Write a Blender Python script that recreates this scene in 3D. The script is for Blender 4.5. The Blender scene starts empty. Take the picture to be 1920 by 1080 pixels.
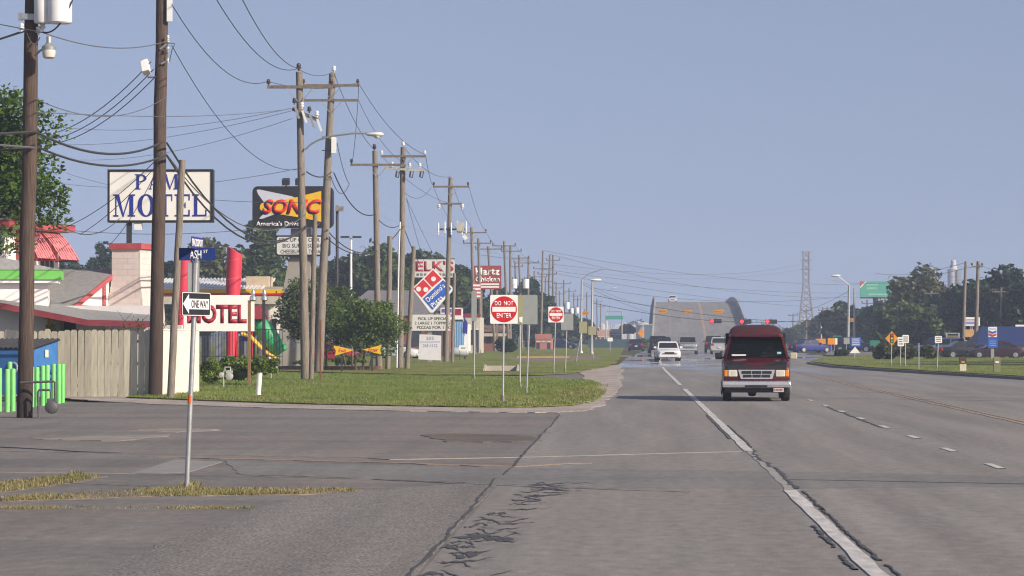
import bpy, bmesh, math, random
import numpy as np
from mathutils import Vector, Matrix, Euler
R = math.radians
random.seed(7)
SC = bpy.context.scene
COL = SC.collection
# ---------------------------------------------------------------- camera
F, CH = 5400.0, 1.95                       # focal length in photo pixels, eye height
cam_data = bpy.data.cameras.new('camera'); cam = bpy.data.objects.new('camera', cam_data); COL.objects.link(cam)
cam.location = (0, 0, CH)
cam.rotation_euler = (R(90) + math.atan(88 / F), 0, math.atan(218 / F))
cam_data.sensor_width = 36; cam_data.lens = 36 * F / 1920
cam_data.clip_start = 0.5; cam_data.clip_end = 20000
SC.camera = cam
# ---------------------------------------------------------------- sky, sun, exposure
SUN_EL, SUN_AZ = R(27), R(124)             # azimuth clockwise from +Y (the road's direction)
w = bpy.data.worlds.new('World'); SC.world = w; w.use_nodes = True
wn, wl = w.node_tree.nodes, w.node_tree.links
bg = wn['Background']
sky = wn.new('ShaderNodeTexSky'); sky.sky_type = 'NISHITA'; sky.sun_disc = False
sky.sun_elevation = SUN_EL; sky.sun_rotation = SUN_AZ
sky.air_density = 1.0; sky.dust_density = 0.6; sky.ozone_density = 3.0; sky.altitude = 0
tc = wn.new('ShaderNodeTexCoord'); va = wn.new('ShaderNodeVectorMath'); va.operation = 'MULTIPLY_ADD'
va.inputs[1].default_value = (1, 1, .8); va.inputs[2].default_value = (0, 0, .30)
vn = wn.new('ShaderNodeVectorMath'); vn.operation = 'NORMALIZE'
wl.new(tc.outputs['Generated'], va.inputs[0]); wl.new(va.outputs[0], vn.inputs[0]); wl.new(vn.outputs[0], sky.inputs[0])
tint = wn.new('ShaderNodeMixRGB'); tint.blend_type = 'MULTIPLY'; tint.inputs[0].default_value = 1
tint.inputs[2].default_value = (1.32, .95, .79, 1)
wl.new(sky.outputs[0], tint.inputs[1]); wl.new(tint.outputs[0], bg.inputs[0])
bg.inputs[1].default_value = 0.112
sd = bpy.data.lights.new('sun', 'SUN'); sun = bpy.data.objects.new('sun', sd); COL.objects.link(sun)
sd.energy = 3.6; sd.angle = R(0.53); sd.color = (1.0, .89, .74)
sdir = Vector((math.sin(SUN_AZ) * math.cos(SUN_EL), math.cos(SUN_AZ) * math.cos(SUN_EL), math.sin(SUN_EL)))
sun.rotation_euler = sdir.to_track_quat('Z', 'Y').to_euler(); sun.location = sdir * 60
SC.view_settings.view_transform = 'Standard'; SC.view_settings.look = 'None'
SC.view_settings.exposure = 0.78; SC.view_settings.gamma = 1.0
SC.render.engine = 'CYCLES'
SC.cycles.use_denoising = True; SC.cycles.max_bounces = 6; SC.cycles.transparent_max_bounces = 12
SC.cycles.volume_bounces = 0
SC.cycles.pixel_filter_type = 'BLACKMAN_HARRIS'; SC.cycles.filter_width = 1.15
# ---------------------------------------------------------------- helpers: pixels of the survey sheet -> metres
RM = cam.rotation_euler.to_matrix()
def at(px, py, d):
    """world point seen at photo pixel px, py that lies d metres down the road"""
    v = RM @ Vector(((px - 960) / F, (540 - py) / F, -1))
    return Vector((0, 0, CH)) + v * (d / v.y)
def gx(px, py, z=0.0):
    v = RM @ Vector(((px - 960) / F, (540 - py) / F, -1))
    return Vector((0, 0, CH)) + v * ((z - CH) / v.z)
def base(px, d, z=0.0):
    p = at(px, 628, d); p.z = z; return p
def S(d): return F / d
OFF = {}
LABELS = {}
def tag(o, label=None, cat=None, group=None, kind=None):
    if label:
        if label in LABELS and LABELS[label] != (group or '?'): print('DUP LABEL', label)
        LABELS[label] = group or ''
        o['label'] = label
    if cat: o['category'] = cat
    if group: o['group'] = group
    if kind: o['kind'] = kind
    return o
def thing(name, label, cat, loc=(0, 0, 0), rz=0.0, group=None, world=True):
    o = bpy.data.objects.new(name, None); COL.objects.link(o)
    o.location = loc; o.rotation_euler = (0, 0, rz); o.empty_display_size = .2
    tag(o, label, cat, group)
    OFF[o.name] = Vector(loc) if world else Vector((0, 0, 0))
    return o
class MB:
    def __init__(s): s.v = []; s.f = []
    def add(s, vs, fs):
        n = len(s.v); s.v += [Vector(p) for p in vs]; s.f += [tuple(i + n for i in f) for f in fs]; return s
    def box(s, x0, x1, y0, y1, z0, z1):
        return s.add([(x0,y0,z0),(x1,y0,z0),(x1,y1,z0),(x0,y1,z0),(x0,y0,z1),(x1,y0,z1),(x1,y1,z1),(x0,y1,z1)],
                     [(0,3,2,1),(4,5,6,7),(0,1,5,4),(1,2,6,5),(2,3,7,6),(3,0,4,7)])
    def obox(s, c, size, rot=None):
        m = rot.to_3x3() if rot is not None else Matrix.Identity(3); c = Vector(c); a, b, d = size[0]/2, size[1]/2, size[2]/2
        vs = [c + m @ Vector(p) for p in [(-a,-b,-d),(a,-b,-d),(a,b,-d),(-a,b,-d),(-a,-b,d),(a,-b,d),(a,b,d),(-a,b,d)]]
        return s.add(vs, [(0,3,2,1),(4,5,6,7),(0,1,5,4),(1,2,6,5),(2,3,7,6),(3,0,4,7)])
    def bar(s, p0, p1, wd, ht):
        """rectangular bar from p0 to p1"""
        p0, p1 = Vector(p0), Vector(p1); y = (p1 - p0).normalized()
        up = Vector((0,0,1)) if abs(y.z) < .95 else Vector((0,1,0))
        x = y.cross(up).normalized(); z = x.cross(y)
        vs = [p + x*a*wd/2 + z*b*ht/2 for p in (p0, p1) for a, b in ((-1,-1),(1,-1),(1,1),(-1,1))]
        return s.add(vs, [(0,1,2,3),(7,6,5,4),(0,4,5,1),(1,5,6,2),(2,6,7,3),(3,7,4,0)])
    def tube(s, pts, r, n=6, cap=True):
        pts = [Vector(p) for p in pts]; rs = r if isinstance(r, (list, tuple)) else [r]*len(pts)
        n0 = len(s.v); prev = None
        for i, p in enumerate(pts):
            t = (pts[min(i+1, len(pts)-1)] - pts[max(i-1, 0)]).normalized()
            ref = Vector((0,0,1)) if abs(t.z) < .9 else Vector((1,0,0))
            x = t.cross(ref).normalized()
            if prev is not None:
                x = (prev - t * prev.dot(t)).normalized()
            prev = x; y = t.cross(x)
            for k in range(n):
                a = 2*math.pi*k/n; s.v.append(p + (x*math.cos(a) + y*math.sin(a))*rs[i])
        for i in range(len(pts)-1):
            for k in range(n):
                a = n0+i*n+k; b = n0+i*n+(k+1) % n
                s.f.append((a, a+n, b+n, b))
        if cap:
            s.f.append(tuple(n0+k for k in range(n))); s.f.append(tuple(n0+(len(pts)-1)*n+k for k in reversed(range(n))))
        return s
    def cyl(s, p0, p1, r0, r1=None, n=12): return s.tube([p0, p1], [r0, r0 if r1 is None else r1], n)
    def lathe(s, prof, c=(0,0,0), n=12, axis='Z'):
        n0 = len(s.v); c = Vector(c)
        for r, z in prof:
            for k in range(n):
                a = 2*math.pi*k/n; u, v = r*math.cos(a), r*math.sin(a)
                s.v.append(c + (Vector((u,v,z)) if axis == 'Z' else Vector((z,u,v)) if axis == 'X' else Vector((v,z,u))))
        for i in range(len(prof)-1):
            for k in range(n):
                a = n0+i*n+k; b = n0+i*n+(k+1) % n; s.f.append((a, b, b+n, a+n))
        s.f.append(tuple(n0+k for k in reversed(range(n)))); s.f.append(tuple(n0+(len(prof)-1)*n+k for k in range(n)))
        return s
    def prism(s, poly, y0, y1):
        """polygon in x,z seen from -y (counter-clockwise), extruded from y0 (front) to y1"""
        n = len(poly); vs = [(x, y0, z) for x, z in poly] + [(x, y1, z) for x, z in poly]
        fs = [tuple(range(n)), tuple(reversed(range(n, 2*n)))]
        fs += [(i, i+n, (i+1) % n + n, (i+1) % n) for i in range(n)]
        return s.add(vs, fs)
    def slab(s, pts, t):
        """polygon of 3-D points, thickened downwards by t"""
        n = len(pts); pts = [Vector(p) for p in pts]
        fs = [tuple(range(n)), tuple(reversed(range(n, 2*n)))] + [(i, i+n, (i+1) % n + n, (i+1) % n) for i in range(n)]
        return s.add(pts + [p - Vector((0,0,t)) for p in pts], fs)
    def loft(s, rings, cap=True):
        n0 = len(s.v); n = len(rings[0])
        for r in rings: s.v += [Vector(p) for p in r]
        for i in range(len(rings)-1):
            for k in range(n):
                a = n0+i*n+k; b = n0+i*n+(k+1) % n; s.f.append((a, b, b+n, a+n))
        if cap: s.f.append(tuple(n0+k for k in reversed(range(n)))); s.f.append(tuple(n0+(len(rings)-1)*n+k for k in range(n)))
        return s
    def mesh(s, name, off=Vector((0,0,0)), smooth=False):
        me = bpy.data.meshes.new(name); me.from_pydata([tuple(v - off) for v in s.v], [], s.f)
        bm = bmesh.new(); bm.from_mesh(me); bmesh.ops.recalc_face_normals(bm, faces=bm.faces); bm.to_mesh(me); bm.free()
        if smooth:
            me.polygons.foreach_set('use_smooth', [True]*len(me.polygons)); me.set_sharp_from_angle(angle=R(40))
        return me
    def build(s, name, mt, parent=None, smooth=False, label=None, bevel=0, kind=None):
        off = OFF.get(parent.name, Vector((0,0,0))) if parent is not None else Vector((0,0,0))
        me = s.mesh(name, off, smooth); o = bpy.data.objects.new(name, me); COL.objects.link(o)
        if mt is not None: me.materials.append(mt)
        if parent is not None: o.parent = parent; OFF[o.name] = off
        if label: o['label'] = label
        if kind: o['kind'] = kind
        if bevel:
            b = o.modifiers.new('bevel', 'BEVEL'); b.width = bevel; b.segments = 2; b.limit_method = 'ANGLE'
        return o
def place(mesh_obj, parent):
    c = mesh_obj.copy(); COL.objects.link(c); c.parent = parent; return c
def copy_tree(o, parent=None):
    c = o.copy(); COL.objects.link(c); c.parent = parent
    for ch in list(o.children): copy_tree(ch, c)
    return c
# ---------------------------------------------------------------- materials
def nodes(name):
    m = bpy.data.materials.new(name); m.use_nodes = True; nt = m.node_tree
    return m, nt, nt.nodes['Principled BSDF']
def c4(c): return (c[0], c[1], c[2], 1)
def N(nt, kind, **kw):
    n = nt.nodes.new(kind)
    for k, v in kw.items():
        if k in n.inputs: n.inputs[k].default_value = v
        else: setattr(n, k, v)
    return n
MATS = {}
def M(name, col, rough=.65, metal=0, var=.18, scale=3., stretch=(1,1,1), bump=.0, rnd=0., spec=.4, coat=0, col2=None, coord='Object', emit=None):
    """painted, wooden or stone surface: noise in colour and gloss, fine relief, optional difference from piece to piece"""
    if name in MATS: return MATS[name]
    m, nt, b = nodes(name); L = nt.links
    tcn = N(nt, 'ShaderNodeTexCoord'); mp = N(nt, 'ShaderNodeMapping'); mp.inputs['Scale'].default_value = stretch
    if coord == 'World':
        g = N(nt, 'ShaderNodeNewGeometry'); L.new(g.outputs['Position'], mp.inputs[0])
    else: L.new(tcn.outputs[coord], mp.inputs[0])
    n1 = N(nt, 'ShaderNodeTexNoise', Scale=scale, Detail=6.0, Roughness=.65); L.new(mp.outputs[0], n1.inputs['Vector'])
    mr = N(nt, 'ShaderNodeMapRange'); mr.inputs[1].default_value = .3; mr.inputs[2].default_value = .7
    L.new(n1.outputs[0], mr.inputs[0])
    mx = N(nt, 'ShaderNodeMixRGB'); L.new(mr.outputs[0], mx.inputs[0])
    lo = col2 if col2 else tuple(max(0, c*(1-var)) for c in col); hi = tuple(min(1, c*(1+var*.7)) for c in col)
    mx.inputs[1].default_value = c4(lo); mx.inputs[2].default_value = c4(hi)
    out = mx.outputs[0]
    if rnd:
        oi = N(nt, 'ShaderNodeObjectInfo'); mr2 = N(nt, 'ShaderNodeMapRange')
        mr2.inputs[3].default_value = 1-rnd; mr2.inputs[4].default_value = 1+rnd*.6; L.new(oi.outputs['Random'], mr2.inputs[0])
        mu = N(nt, 'ShaderNodeVectorMath', operation='SCALE'); L.new(out, mu.inputs[0]); L.new(mr2.outputs[0], mu.inputs['Scale']); out = mu.outputs[0]
    L.new(out, b.inputs['Base Color'])
    rr = N(nt, 'ShaderNodeMapRange'); rr.inputs[3].default_value = max(.02, rough-.08); rr.inputs[4].default_value = min(1, rough+.1)
    L.new(n1.outputs[0], rr.inputs[0]); L.new(rr.outputs[0], b.inputs['Roughness'])
    b.inputs['Metallic'].default_value = metal; b.inputs['Specular IOR Level'].default_value = spec
    if coat: b.inputs['Coat Weight'].default_value = coat; b.inputs['Coat Roughness'].default_value = .08
    if bump:
        bp = N(nt, 'ShaderNodeBump', Strength=min(1, bump), Distance=.02); L.new(n1.outputs[0], bp.inputs['Height']); L.new(bp.outputs[0], b.inputs['Normal'])
    if emit: b.inputs['Emission Color'].default_value = c4(emit[0]); b.inputs['Emission Strength'].default_value = emit[1]
    MATS[name] = m; return m
def leafmat(name, dark, light, tr=.25):
    m, nt, b = nodes(name); L = nt.links
    g = N(nt, 'ShaderNodeNewGeometry'); tcn = N(nt, 'ShaderNodeTexCoord')
    n1 = N(nt, 'ShaderNodeTexNoise', Scale=.9, Detail=2.0); L.new(tcn.outputs['Object'], n1.inputs['Vector'])
    ad = N(nt, 'ShaderNodeMath', operation='MULTIPLY_ADD'); ad.inputs[1].default_value = .55; L.new(g.outputs['Random Per Island'], ad.inputs[0])
    mr = N(nt, 'ShaderNodeMapRange'); mr.inputs[1].default_value = .3; mr.inputs[2].default_value = .75; mr.inputs[4].default_value = .5
    L.new(n1.outputs[0], mr.inputs[0]); L.new(mr.outputs[0], ad.inputs[2])
    mx = N(nt, 'ShaderNodeMixRGB'); mx.inputs[1].default_value = c4(dark); mx.inputs[2].default_value = c4(light); L.new(ad.outputs[0], mx.inputs[0])
    L.new(mx.outputs[0], b.inputs['Base Color']); b.inputs['Roughness'].default_value = .5; b.inputs['Specular IOR Level'].default_value = .25
    t = N(nt, 'ShaderNodeBsdfTranslucent'); L.new(mx.outputs[0], t.inputs[0])
    ms = N(nt, 'ShaderNodeMixShader'); ms.inputs[0].default_value = tr
    L.new(b.outputs[0], ms.inputs[1]); L.new(t.outputs[0], ms.inputs[2]); L.new(ms.outputs[0], nt.nodes['Material Output'].inputs[0])
    return m
def glassmat(name, tintc, alpha):
    m, nt, b = nodes(name); L = nt.links
    b.inputs['Base Color'].default_value = c4(tintc); b.inputs['Roughness'].default_value = .06; b.inputs['Specular IOR Level'].default_value = .5
    t = N(nt, 'ShaderNodeBsdfTransparent'); t.inputs[0].default_value = (.75, .8, .78, 1)
    ms = N(nt, 'ShaderNodeMixShader'); ms.inputs[0].default_value = alpha
    L.new(t.outputs[0], ms.inputs[1]); L.new(b.outputs[0], ms.inputs[2]); L.new(ms.outputs[0], nt.nodes['Material Output'].inputs[0])
    return m
def pavemat(name, lo, hi, tan, grain=60., rough=.85, mirage=False, bandscale=(.05,.9), spec=.25, speck=.3):
    """asphalt or concrete: broad traffic tone, stone grain, pale chips; 'wet' smooths far patches to stand in for heat mirage reflections"""
    m, nt, b = nodes(name); L = nt.links
    g = N(nt, 'ShaderNodeNewGeometry')
    def noise(sc, st, det=4.):
        mp = N(nt, 'ShaderNodeMapping'); mp.inputs['Scale'].default_value = st; L.new(g.outputs['Position'], mp.inputs[0])
        n = N(nt, 'ShaderNodeTexNoise', Scale=sc, Detail=det, Roughness=.6); L.new(mp.outputs[0], n.inputs['Vector']); return n.outputs[0]
    def rng(x, a, bb, c=0., d=1.):
        mr = N(nt, 'ShaderNodeMapRange'); mr.inputs[1].default_value = a; mr.inputs[2].default_value = bb; mr.inputs[3].default_value = c; mr.inputs[4].default_value = d
        L.new(x, mr.inputs[0]); return mr.outputs[0]
    def mix(f, a, bb, mode='MIX'):
        mx = N(nt, 'ShaderNodeMixRGB', blend_type=mode)
        for i, v in ((0, f), (1, a), (2, bb)):
            if isinstance(v, (int, float)): mx.inputs[i].default_value = v
            elif isinstance(v, tuple): mx.inputs[i].default_value = c4(v)
            else: L.new(v, mx.inputs[i])
        return mx.outputs[0]
    col = mix(rng(noise(1., (bandscale[1], bandscale[0], 1)), .35, .65), lo, hi)
    col = mix(rng(noise(.35, (1,.6,1), 6.), .45, .75, 0, .7), col, tan)
    col = mix(1.0, col, mix(rng(noise(1., (1.1,.045,1), 5.), .35, .68), (1.06,)*3, (.86,.865,.875)), 'MULTIPLY')
    fine = noise(grain, (1,1,1), 2.)
    col = mix(1.0, col, mix(rng(fine, .25, .75), (1-speck,)*3, (1+speck*.7,)*3), 'MULTIPLY')
    mid = noise(6., (1, .5, 1), 5.)
    col = mix(1.0, col, mix(rng(mid, .3, .7), (.80,)*3, (1.14,)*3), 'MULTIPLY')
    chip = N(nt, 'ShaderNodeTexVoronoi', Scale=2.2); L.new(g.outputs['Position'], chip.inputs['Vector'])
    col = mix(rng(chip.outputs['Distance'], .03, .035, .8, 0), col, (.42,.40,.37))
    L.new(col, b.inputs['Base Color']); b.inputs['Specular IOR Level'].default_value = spec
    bp = N(nt, 'ShaderNodeBump', Strength=.35, Distance=.01); L.new(fine, bp.inputs['Height']); L.new(bp.outputs[0], b.inputs['Normal'])
    b.inputs['Roughness'].default_value = rough
    if mirage:  # low roughness far off imitates the heat mirage on the road
        sp = N(nt, 'ShaderNodeSeparateXYZ'); L.new(g.outputs['Position'], sp.inputs[0])
        far = rng(sp.outputs[1], 108, 190)
        pat = rng(noise(1., (.12,.035,1), 5.), .42, .54)
        mu = N(nt, 'ShaderNodeMath', operation='MULTIPLY'); L.new(far, mu.inputs[0]); L.new(pat, mu.inputs[1])
        L.new(rng(mu.outputs[0], 0, 1, rough, .03), b.inputs['Roughness'])
        L.new(rng(mu.outputs[0], 0, 1, .35, .0), bp.inputs['Strength'])
    return m
# shared palette
GREYWOOD = M('weathered grey pole wood', (.21,.18,.148), .85, var=.6, scale=5, stretch=(8,8,.4), bump=.6)
BROWNWOOD = M('brown creosote pole wood', (.088,.06,.046), .85, var=.75, scale=5, stretch=(9,9,.35), bump=.8)
def stained(src, name, z1, dark):
    """the same wood with a creosote stain that creeps unevenly up from the foot"""
    m = src.copy(); m.name = name; nt = m.node_tree; L = nt.links; b = nt.nodes['Principled BSDF']
    old = b.inputs['Base Color'].links[0].from_socket; tcn = N(nt, 'ShaderNodeTexCoord'); sp = N(nt, 'ShaderNodeSeparateXYZ'); L.new(tcn.outputs['Object'], sp.inputs[0])
    nz = N(nt, 'ShaderNodeTexNoise', Scale=2.0, Detail=5.0); mp = N(nt, 'ShaderNodeMapping'); mp.inputs['Scale'].default_value = (6,6,.6); L.new(tcn.outputs['Object'], mp.inputs[0]); L.new(mp.outputs[0], nz.inputs['Vector'])
    ad = N(nt, 'ShaderNodeMath', operation='MULTIPLY_ADD'); ad.inputs[1].default_value = -z1*1.6; L.new(nz.outputs[0], ad.inputs[0]); L.new(sp.outputs[2], ad.inputs[2])
    mr = N(nt, 'ShaderNodeMapRange'); mr.inputs[1].default_value = -z1*.7; mr.inputs[2].default_value = z1*.5; mr.inputs[3].default_value = .85; mr.inputs[4].default_value = 0; L.new(ad.outputs[0], mr.inputs[0])
    mx = N(nt, 'ShaderNodeMixRGB'); mx.inputs[2].default_value = c4(dark); L.new(mr.outputs[0], mx.inputs[0]); L.new(old, mx.inputs[1]); L.new(mx.outputs[0], b.inputs['Base Color']); return m
BROWNA = stained(BROWNWOOD, 'brown pole wood with black foot', 1.6, (.022,.018,.016)); BROWNB = stained(BROWNWOOD, 'brown pole wood stained high', 4.5, (.045,.03,.024))
ARMWOOD = M('crossarm wood', (.17,.14,.11), .85, var=.4, scale=6, bump=.3)
GALV = M('galvanised steel', (.42,.43,.43), .42, .6, var=.15, scale=9)
DARKMETAL = M('dark painted metal', (.05,.05,.055), .5, .3, var=.3, scale=8)
WHITEPAINT = M('white paint', (.78,.775,.75), .5, var=.08, scale=2)
WHITEENAMEL = M('white enamel', (.75,.75,.74), .35, var=.08, scale=3)
BLACK = M('black paint', (.018,.018,.02), .45, var=.25)
PORC = M('brown porcelain', (.06,.035,.03), .25, var=.2)
GLASSINS = M('pale porcelain', (.65,.66,.66), .2, var=.1)
CABLE = M('black cable', (.04,.04,.042), .6, var=.2)
ALUM = M('bare aluminium wire', (.13,.13,.14), .5, .2, var=.1)
RED = M('sign red', (.52,.015,.02), .45, var=.12)
CREAM = M('cream sign face', (.76,.745,.69), .5, var=.07, scale=1.2)
# ---------------------------------------------------------------- ground, roads, markings
def sheet(name, pts, mt, z, kind='structure', t=.02, parent=None):
    b = MB(); P = [Vector((p[0], p[1], z)) for p in pts]
    if t: b.slab(P, t)
    else: b.add(P, [tuple(range(len(P)))])
    o = b.build(name, mt, parent)
    if parent is None: o['kind'] = kind
    return o
def pts(*pp): return [gx(*p) for p in pp]
def smoothpts(pp, jit=0., sub=4, seed=1):
    """finer outline through the given ground points, with an uneven edge"""
    rr = random.Random(seed); out = []
    n = len(pp)
    for i in range(n):
        a, b = pp[i], pp[(i+1) % n]
        for k in range(sub):
            t = k/sub; p = a.lerp(b, t); d = (b-a).normalized(); nn = Vector((-d.y, d.x, 0))
            out.append(p + nn*rr.uniform(-jit, jit))
    return out
GRASSG = pavemat('dry rough grass ground', (.075,.085,.03), (.12,.115,.05), (.16,.12,.07), grain=9, rough=.95, bandscale=(.3,.3), spec=.1, speck=.4)
LAWN = pavemat('mown lawn', (.125,.165,.03), (.20,.23,.05), (.32,.25,.11), grain=14, rough=.95, bandscale=(.15,.25), spec=.1, speck=.5)
ROAD = pavemat('worn highway pavement', (.208,.193,.178), (.266,.248,.228), (.24,.21,.185), grain=45, rough=.8, mirage=True, spec=.22, speck=.26)
SIDE = pavemat('side street asphalt', (.152,.142,.132), (.215,.197,.18), (.245,.202,.168), grain=40, bandscale=(.45,.06), speck=.3)
CHIPS = pavemat('chip seal shoulder', (.20,.185,.17), (.245,.226,.206), (.235,.205,.175), grain=30, speck=.95)
PATCH = pavemat('dark asphalt patch', (.172,.164,.157), (.205,.195,.186), (.222,.203,.186), grain=40, bandscale=(.5,.05), speck=.15)
GRAVEL = pavemat('pale roadside gravel', (.34,.29,.25), (.48,.42,.37), (.36,.28,.22), grain=12, bandscale=(.6,.6), speck=.5)
DIRT = pavemat('bare dirt', (.20,.155,.115), (.27,.21,.16), (.17,.15,.09), grain=10, bandscale=(.4,.4), speck=.4)
g = MB().add([(-6000,-200,-.06),(6000,-200,-.06),(6000,12000,-.06),(-6000,12000,-.06)], [(0,1,2,3)]).build('ground', GRASSG); g['kind'] = 'structure'
road = MB()
ys = [-20, 20, 60, 100, 160, 240, 340, 420, 475, 540]
def edges(y): k = max(0, min(1, (y-150)/420)); s = k*k*(3-2*k); return (-1.7 if y < 77 else -.9) + 6.0*s, 17.2 + 4.6*s
vs = []
for y in ys + [70, 84]: pass
ys = sorted(ys + [76, 78]); 
for y in ys: a, b2 = edges(y); vs += [(a, y, 0), (b2, y, 0)]
road.add(vs, [(2*i, 2*i+1, 2*i+3, 2*i+2) for i in range(len(ys)-1)])
road = road.build('highway', ROAD); road['kind'] = 'structure'
sheet('side_street', [(-90,14,0),(-1.7,14,0),(-1.7,77.5,0),(-3,79.5,0),(-16,83,0),(-90,110,0)], SIDE, -.004)
sheet('far_side_street', [(17.2,40,0),(90,40,0),(90,118,0),(17.2,118,0)], SIDE, -.008)
sheet('cross_street', [(-40,262,0),(70,235,0),(70,262,0),(-40,290,0)], SIDE, -.004)
# chip-seal shoulder by the camera, its left edge ragged
sheet('chip_seal_shoulder', smoothpts([Vector((-1.74,15,0)), Vector((-1.74,gx(930,897).y,0)), *pts((880,905),(780,914),(693,920),(561,931),(437,968),(317,1012),(204,1066),(120,1110)), Vector((-4.6,15,0))], .035, 10), CHIPS, .003)
sheet('asphalt_patch', smoothpts(pts((420,864),(600,869),(800,874),(1150,880),(1500,885),(1800,890),(2200,896),(2200,912),(1800,914),(1500,917),(1161,917),(924,907),(600,894),(450,890)), .03, 8, 2), PATCH, .002)
sheet('repair_patch', smoothpts(pts((330,862),(415,866),(350,887),(250,887)), .02, 6, 4), M('light cement patch', (.235,.225,.21), .85, var=.12, scale=2), .006)
rutm = pavemat('worn rut dirt', (.12,.10,.085), (.16,.135,.11), (.20,.16,.12), grain=12, bandscale=(.8,.3), speck=.4)
sheet('worn_rut', smoothpts(pts((790,816),(860,813),(1000,818),(1020,826),(960,829),(850,829)), .12, 6, 5), rutm, .006)
for i, (a, b2, c, d) in enumerate([((70,823),(200,817),(330,815),(210,828)), ((250,806),(330,803),(420,805),(330,811))]):
    sheet('pale_scuff', smoothpts(pts(a, b2, c, d), .2, 8, 20+i), M('pale worn asphalt', (.25,.215,.185), .9, var=.25, scale=1.5, coord='World'), .004)
# driveway apron and lawns
sheet('shop_driveway', pts((300,690),(1160,697),(1180,727),(380,715),(330,705)), SIDE, -.010)
lawnA = [*pts((240,747),(290,749),(500,757),(700,762),(900,765)), *pts((1010,765),(1070,762),(1110,754),(1128,744),(1132,737),(1118,729),(1128,722),(1112,716),(1040,711),(1000,709.5),(800,706),(640,702.5),(515,699.5),(300,697))]
sheet('gravel_verge', smoothpts([*pts((100,745),(180,752),(290,758),(500,765),(700,770),(900,773),(1040,774),(1100,770),(1128,760),(1140,748),(1150,739),(1160,728),(1165,716),(1165,700),(1168,692),(1160,684),(1080,692),(1090,700),(1100,716),(1090,742),(700,742),(240,730))], .12, 8, 8), GRAVEL, .012)
sheet('front_lawn', smoothpts(lawnA, .10, 10, 3), LAWN, .05)
lawnB = pts((300,693),(515,696.5),(650,700),(800,703.5),(1000,704.5),(1075,701),(1100,695),(1140,688),(1156,679),(1163,670),(1168,660),(1172,652),(1100,646),(700,643),(300,643))
sheet('far_lawn', smoothpts(lawnB, .15, 8, 6), LAWN, .045)
sheet('dirt_strip', smoothpts(pts((940,672),(1020,668),(1120,668),(1130,674),(1000,681)), .3, 5, 9), DIRT, .052)
vergeP = pts((2150,722),(1920,709),(1770,700),(1640,692),(1560,686),(1520,680),(1540,672),(1620,668),(2200,668))
verge = sheet('right_verge', smoothpts(vergeP, .1, 6, 11), LAWN, .10)
kr = MB(); kp = pts((2150,725),(1920,712),(1770,703),(1640,695),(1560,689),(1515,682))
for a, b2 in zip(kp, kp[1:]): kr.bar(a + Vector((0,0,.06)), b2 + Vector((0,0,.06)), .18, .13)
kr = kr.build('kerb', M('kerb concrete', (.20,.19,.175), .85, var=.25, scale=2)); kr['kind'] = 'structure'
sheet('car_park', pts((1545,668),(2250,672),(2250,655),(1560,655)), SIDE, .105)
# painted lines
WHITE = M('worn white line paint', (.50,.48,.45), .7, var=.35, scale=2.5, coord='World', stretch=(3,.6,1))
YELL = M('worn yellow line paint', (.36,.22,.10), .75, var=.45, scale=1.1, coord='World', col2=(.24,.20,.17))
TAR = M('black crack sealant', (.066,.062,.059), .6, var=.3, scale=5)
SEAM = M('pale pavement joint', (.265,.243,.222), .85, var=.3, scale=3, coord='World')
def line(name, ptl, wd, mt, z, jit=0., seed=1, step=.8):
    rr = random.Random(seed); P = []
    for a, b2 in zip(ptl, ptl[1:]):
        a, b2 = Vector(a), Vector(b2); n = max(1, int((b2-a).length/step))
        P += [a.lerp(b2, k/n) for k in range(n)]
    P.append(Vector(ptl[-1])); b = MB(); vv = []
    for i, p in enumerate(P):
        t = (P[min(i+1, len(P)-1)] - P[max(i-1, 0)]).normalized(); nn = Vector((-t.y, t.x, 0))
        h0, h1 = wd/2*(1+rr.uniform(-jit, jit)), wd/2*(1+rr.uniform(-jit, jit))
        vv += [(p+nn*h0)[:2] + (z,), (p-nn*h1)[:2] + (z,)]
    n = len(vv); vv += [(x, y, z-.012) for x, y, z in vv]
    b.add(vv, [f for i in range(len(P)-1) for f in ((2*i, 2*i+2, 2*i+3, 2*i+1), (2*i, 2*i+n, 2*i+2+n, 2*i+2), (2*i+1, 2*i+3, 2*i+3+n, 2*i+1+n))])
    o = b.build(name, mt); o['kind'] = 'structure'; return o
def lx(x, y): k = max(0, min(1, (y-150)/420)); return x + 5.3*k*k*(3-2*k)
for y0, y1 in ((12, 36.2), (48.4, 104), (112, 175), (185, 262), (290, 470)):
    line('lane_line', [(lx(2.02, y), y, 0) for y in np.linspace(y0, y1, 14)], .155, WHITE, .010, .16, int(y0))
line('worn_lane_line', [(2.03, 36.2, 0), (2.03, 42, 0), (2.02, 48.4, 0)], .12, M('ghost of white paint', (.29,.272,.255), .8, var=.25, scale=3, coord='World'), .006, .5, 77)
for y in (43.0, 49.1, 55.2, 61.3, 67.4, 73.5, 79.6, 86, 98, 110, 122, 134):
    line('lane_dash', [(lx(5.42, y-.8), y-.8, 0), (lx(5.42, y+.8), y+.8, 0)], .13, WHITE, .010, .2, int(y))
for dx in (-.12, .12):
    for y0, y1 in ((50, 95), (95.5, 150), (151, 250), (290, 470)):
        line('centre_line', [(lx(8.75+dx, y), y, 0) for y in np.linspace(y0, y1, 14)], .07, YELL, .010, .75, int(y0*7+dx*50), 1.0)
for x, y0, y1 in ((12.2, 60, 250), (-.55, 82, 250)):
    pass
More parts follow.
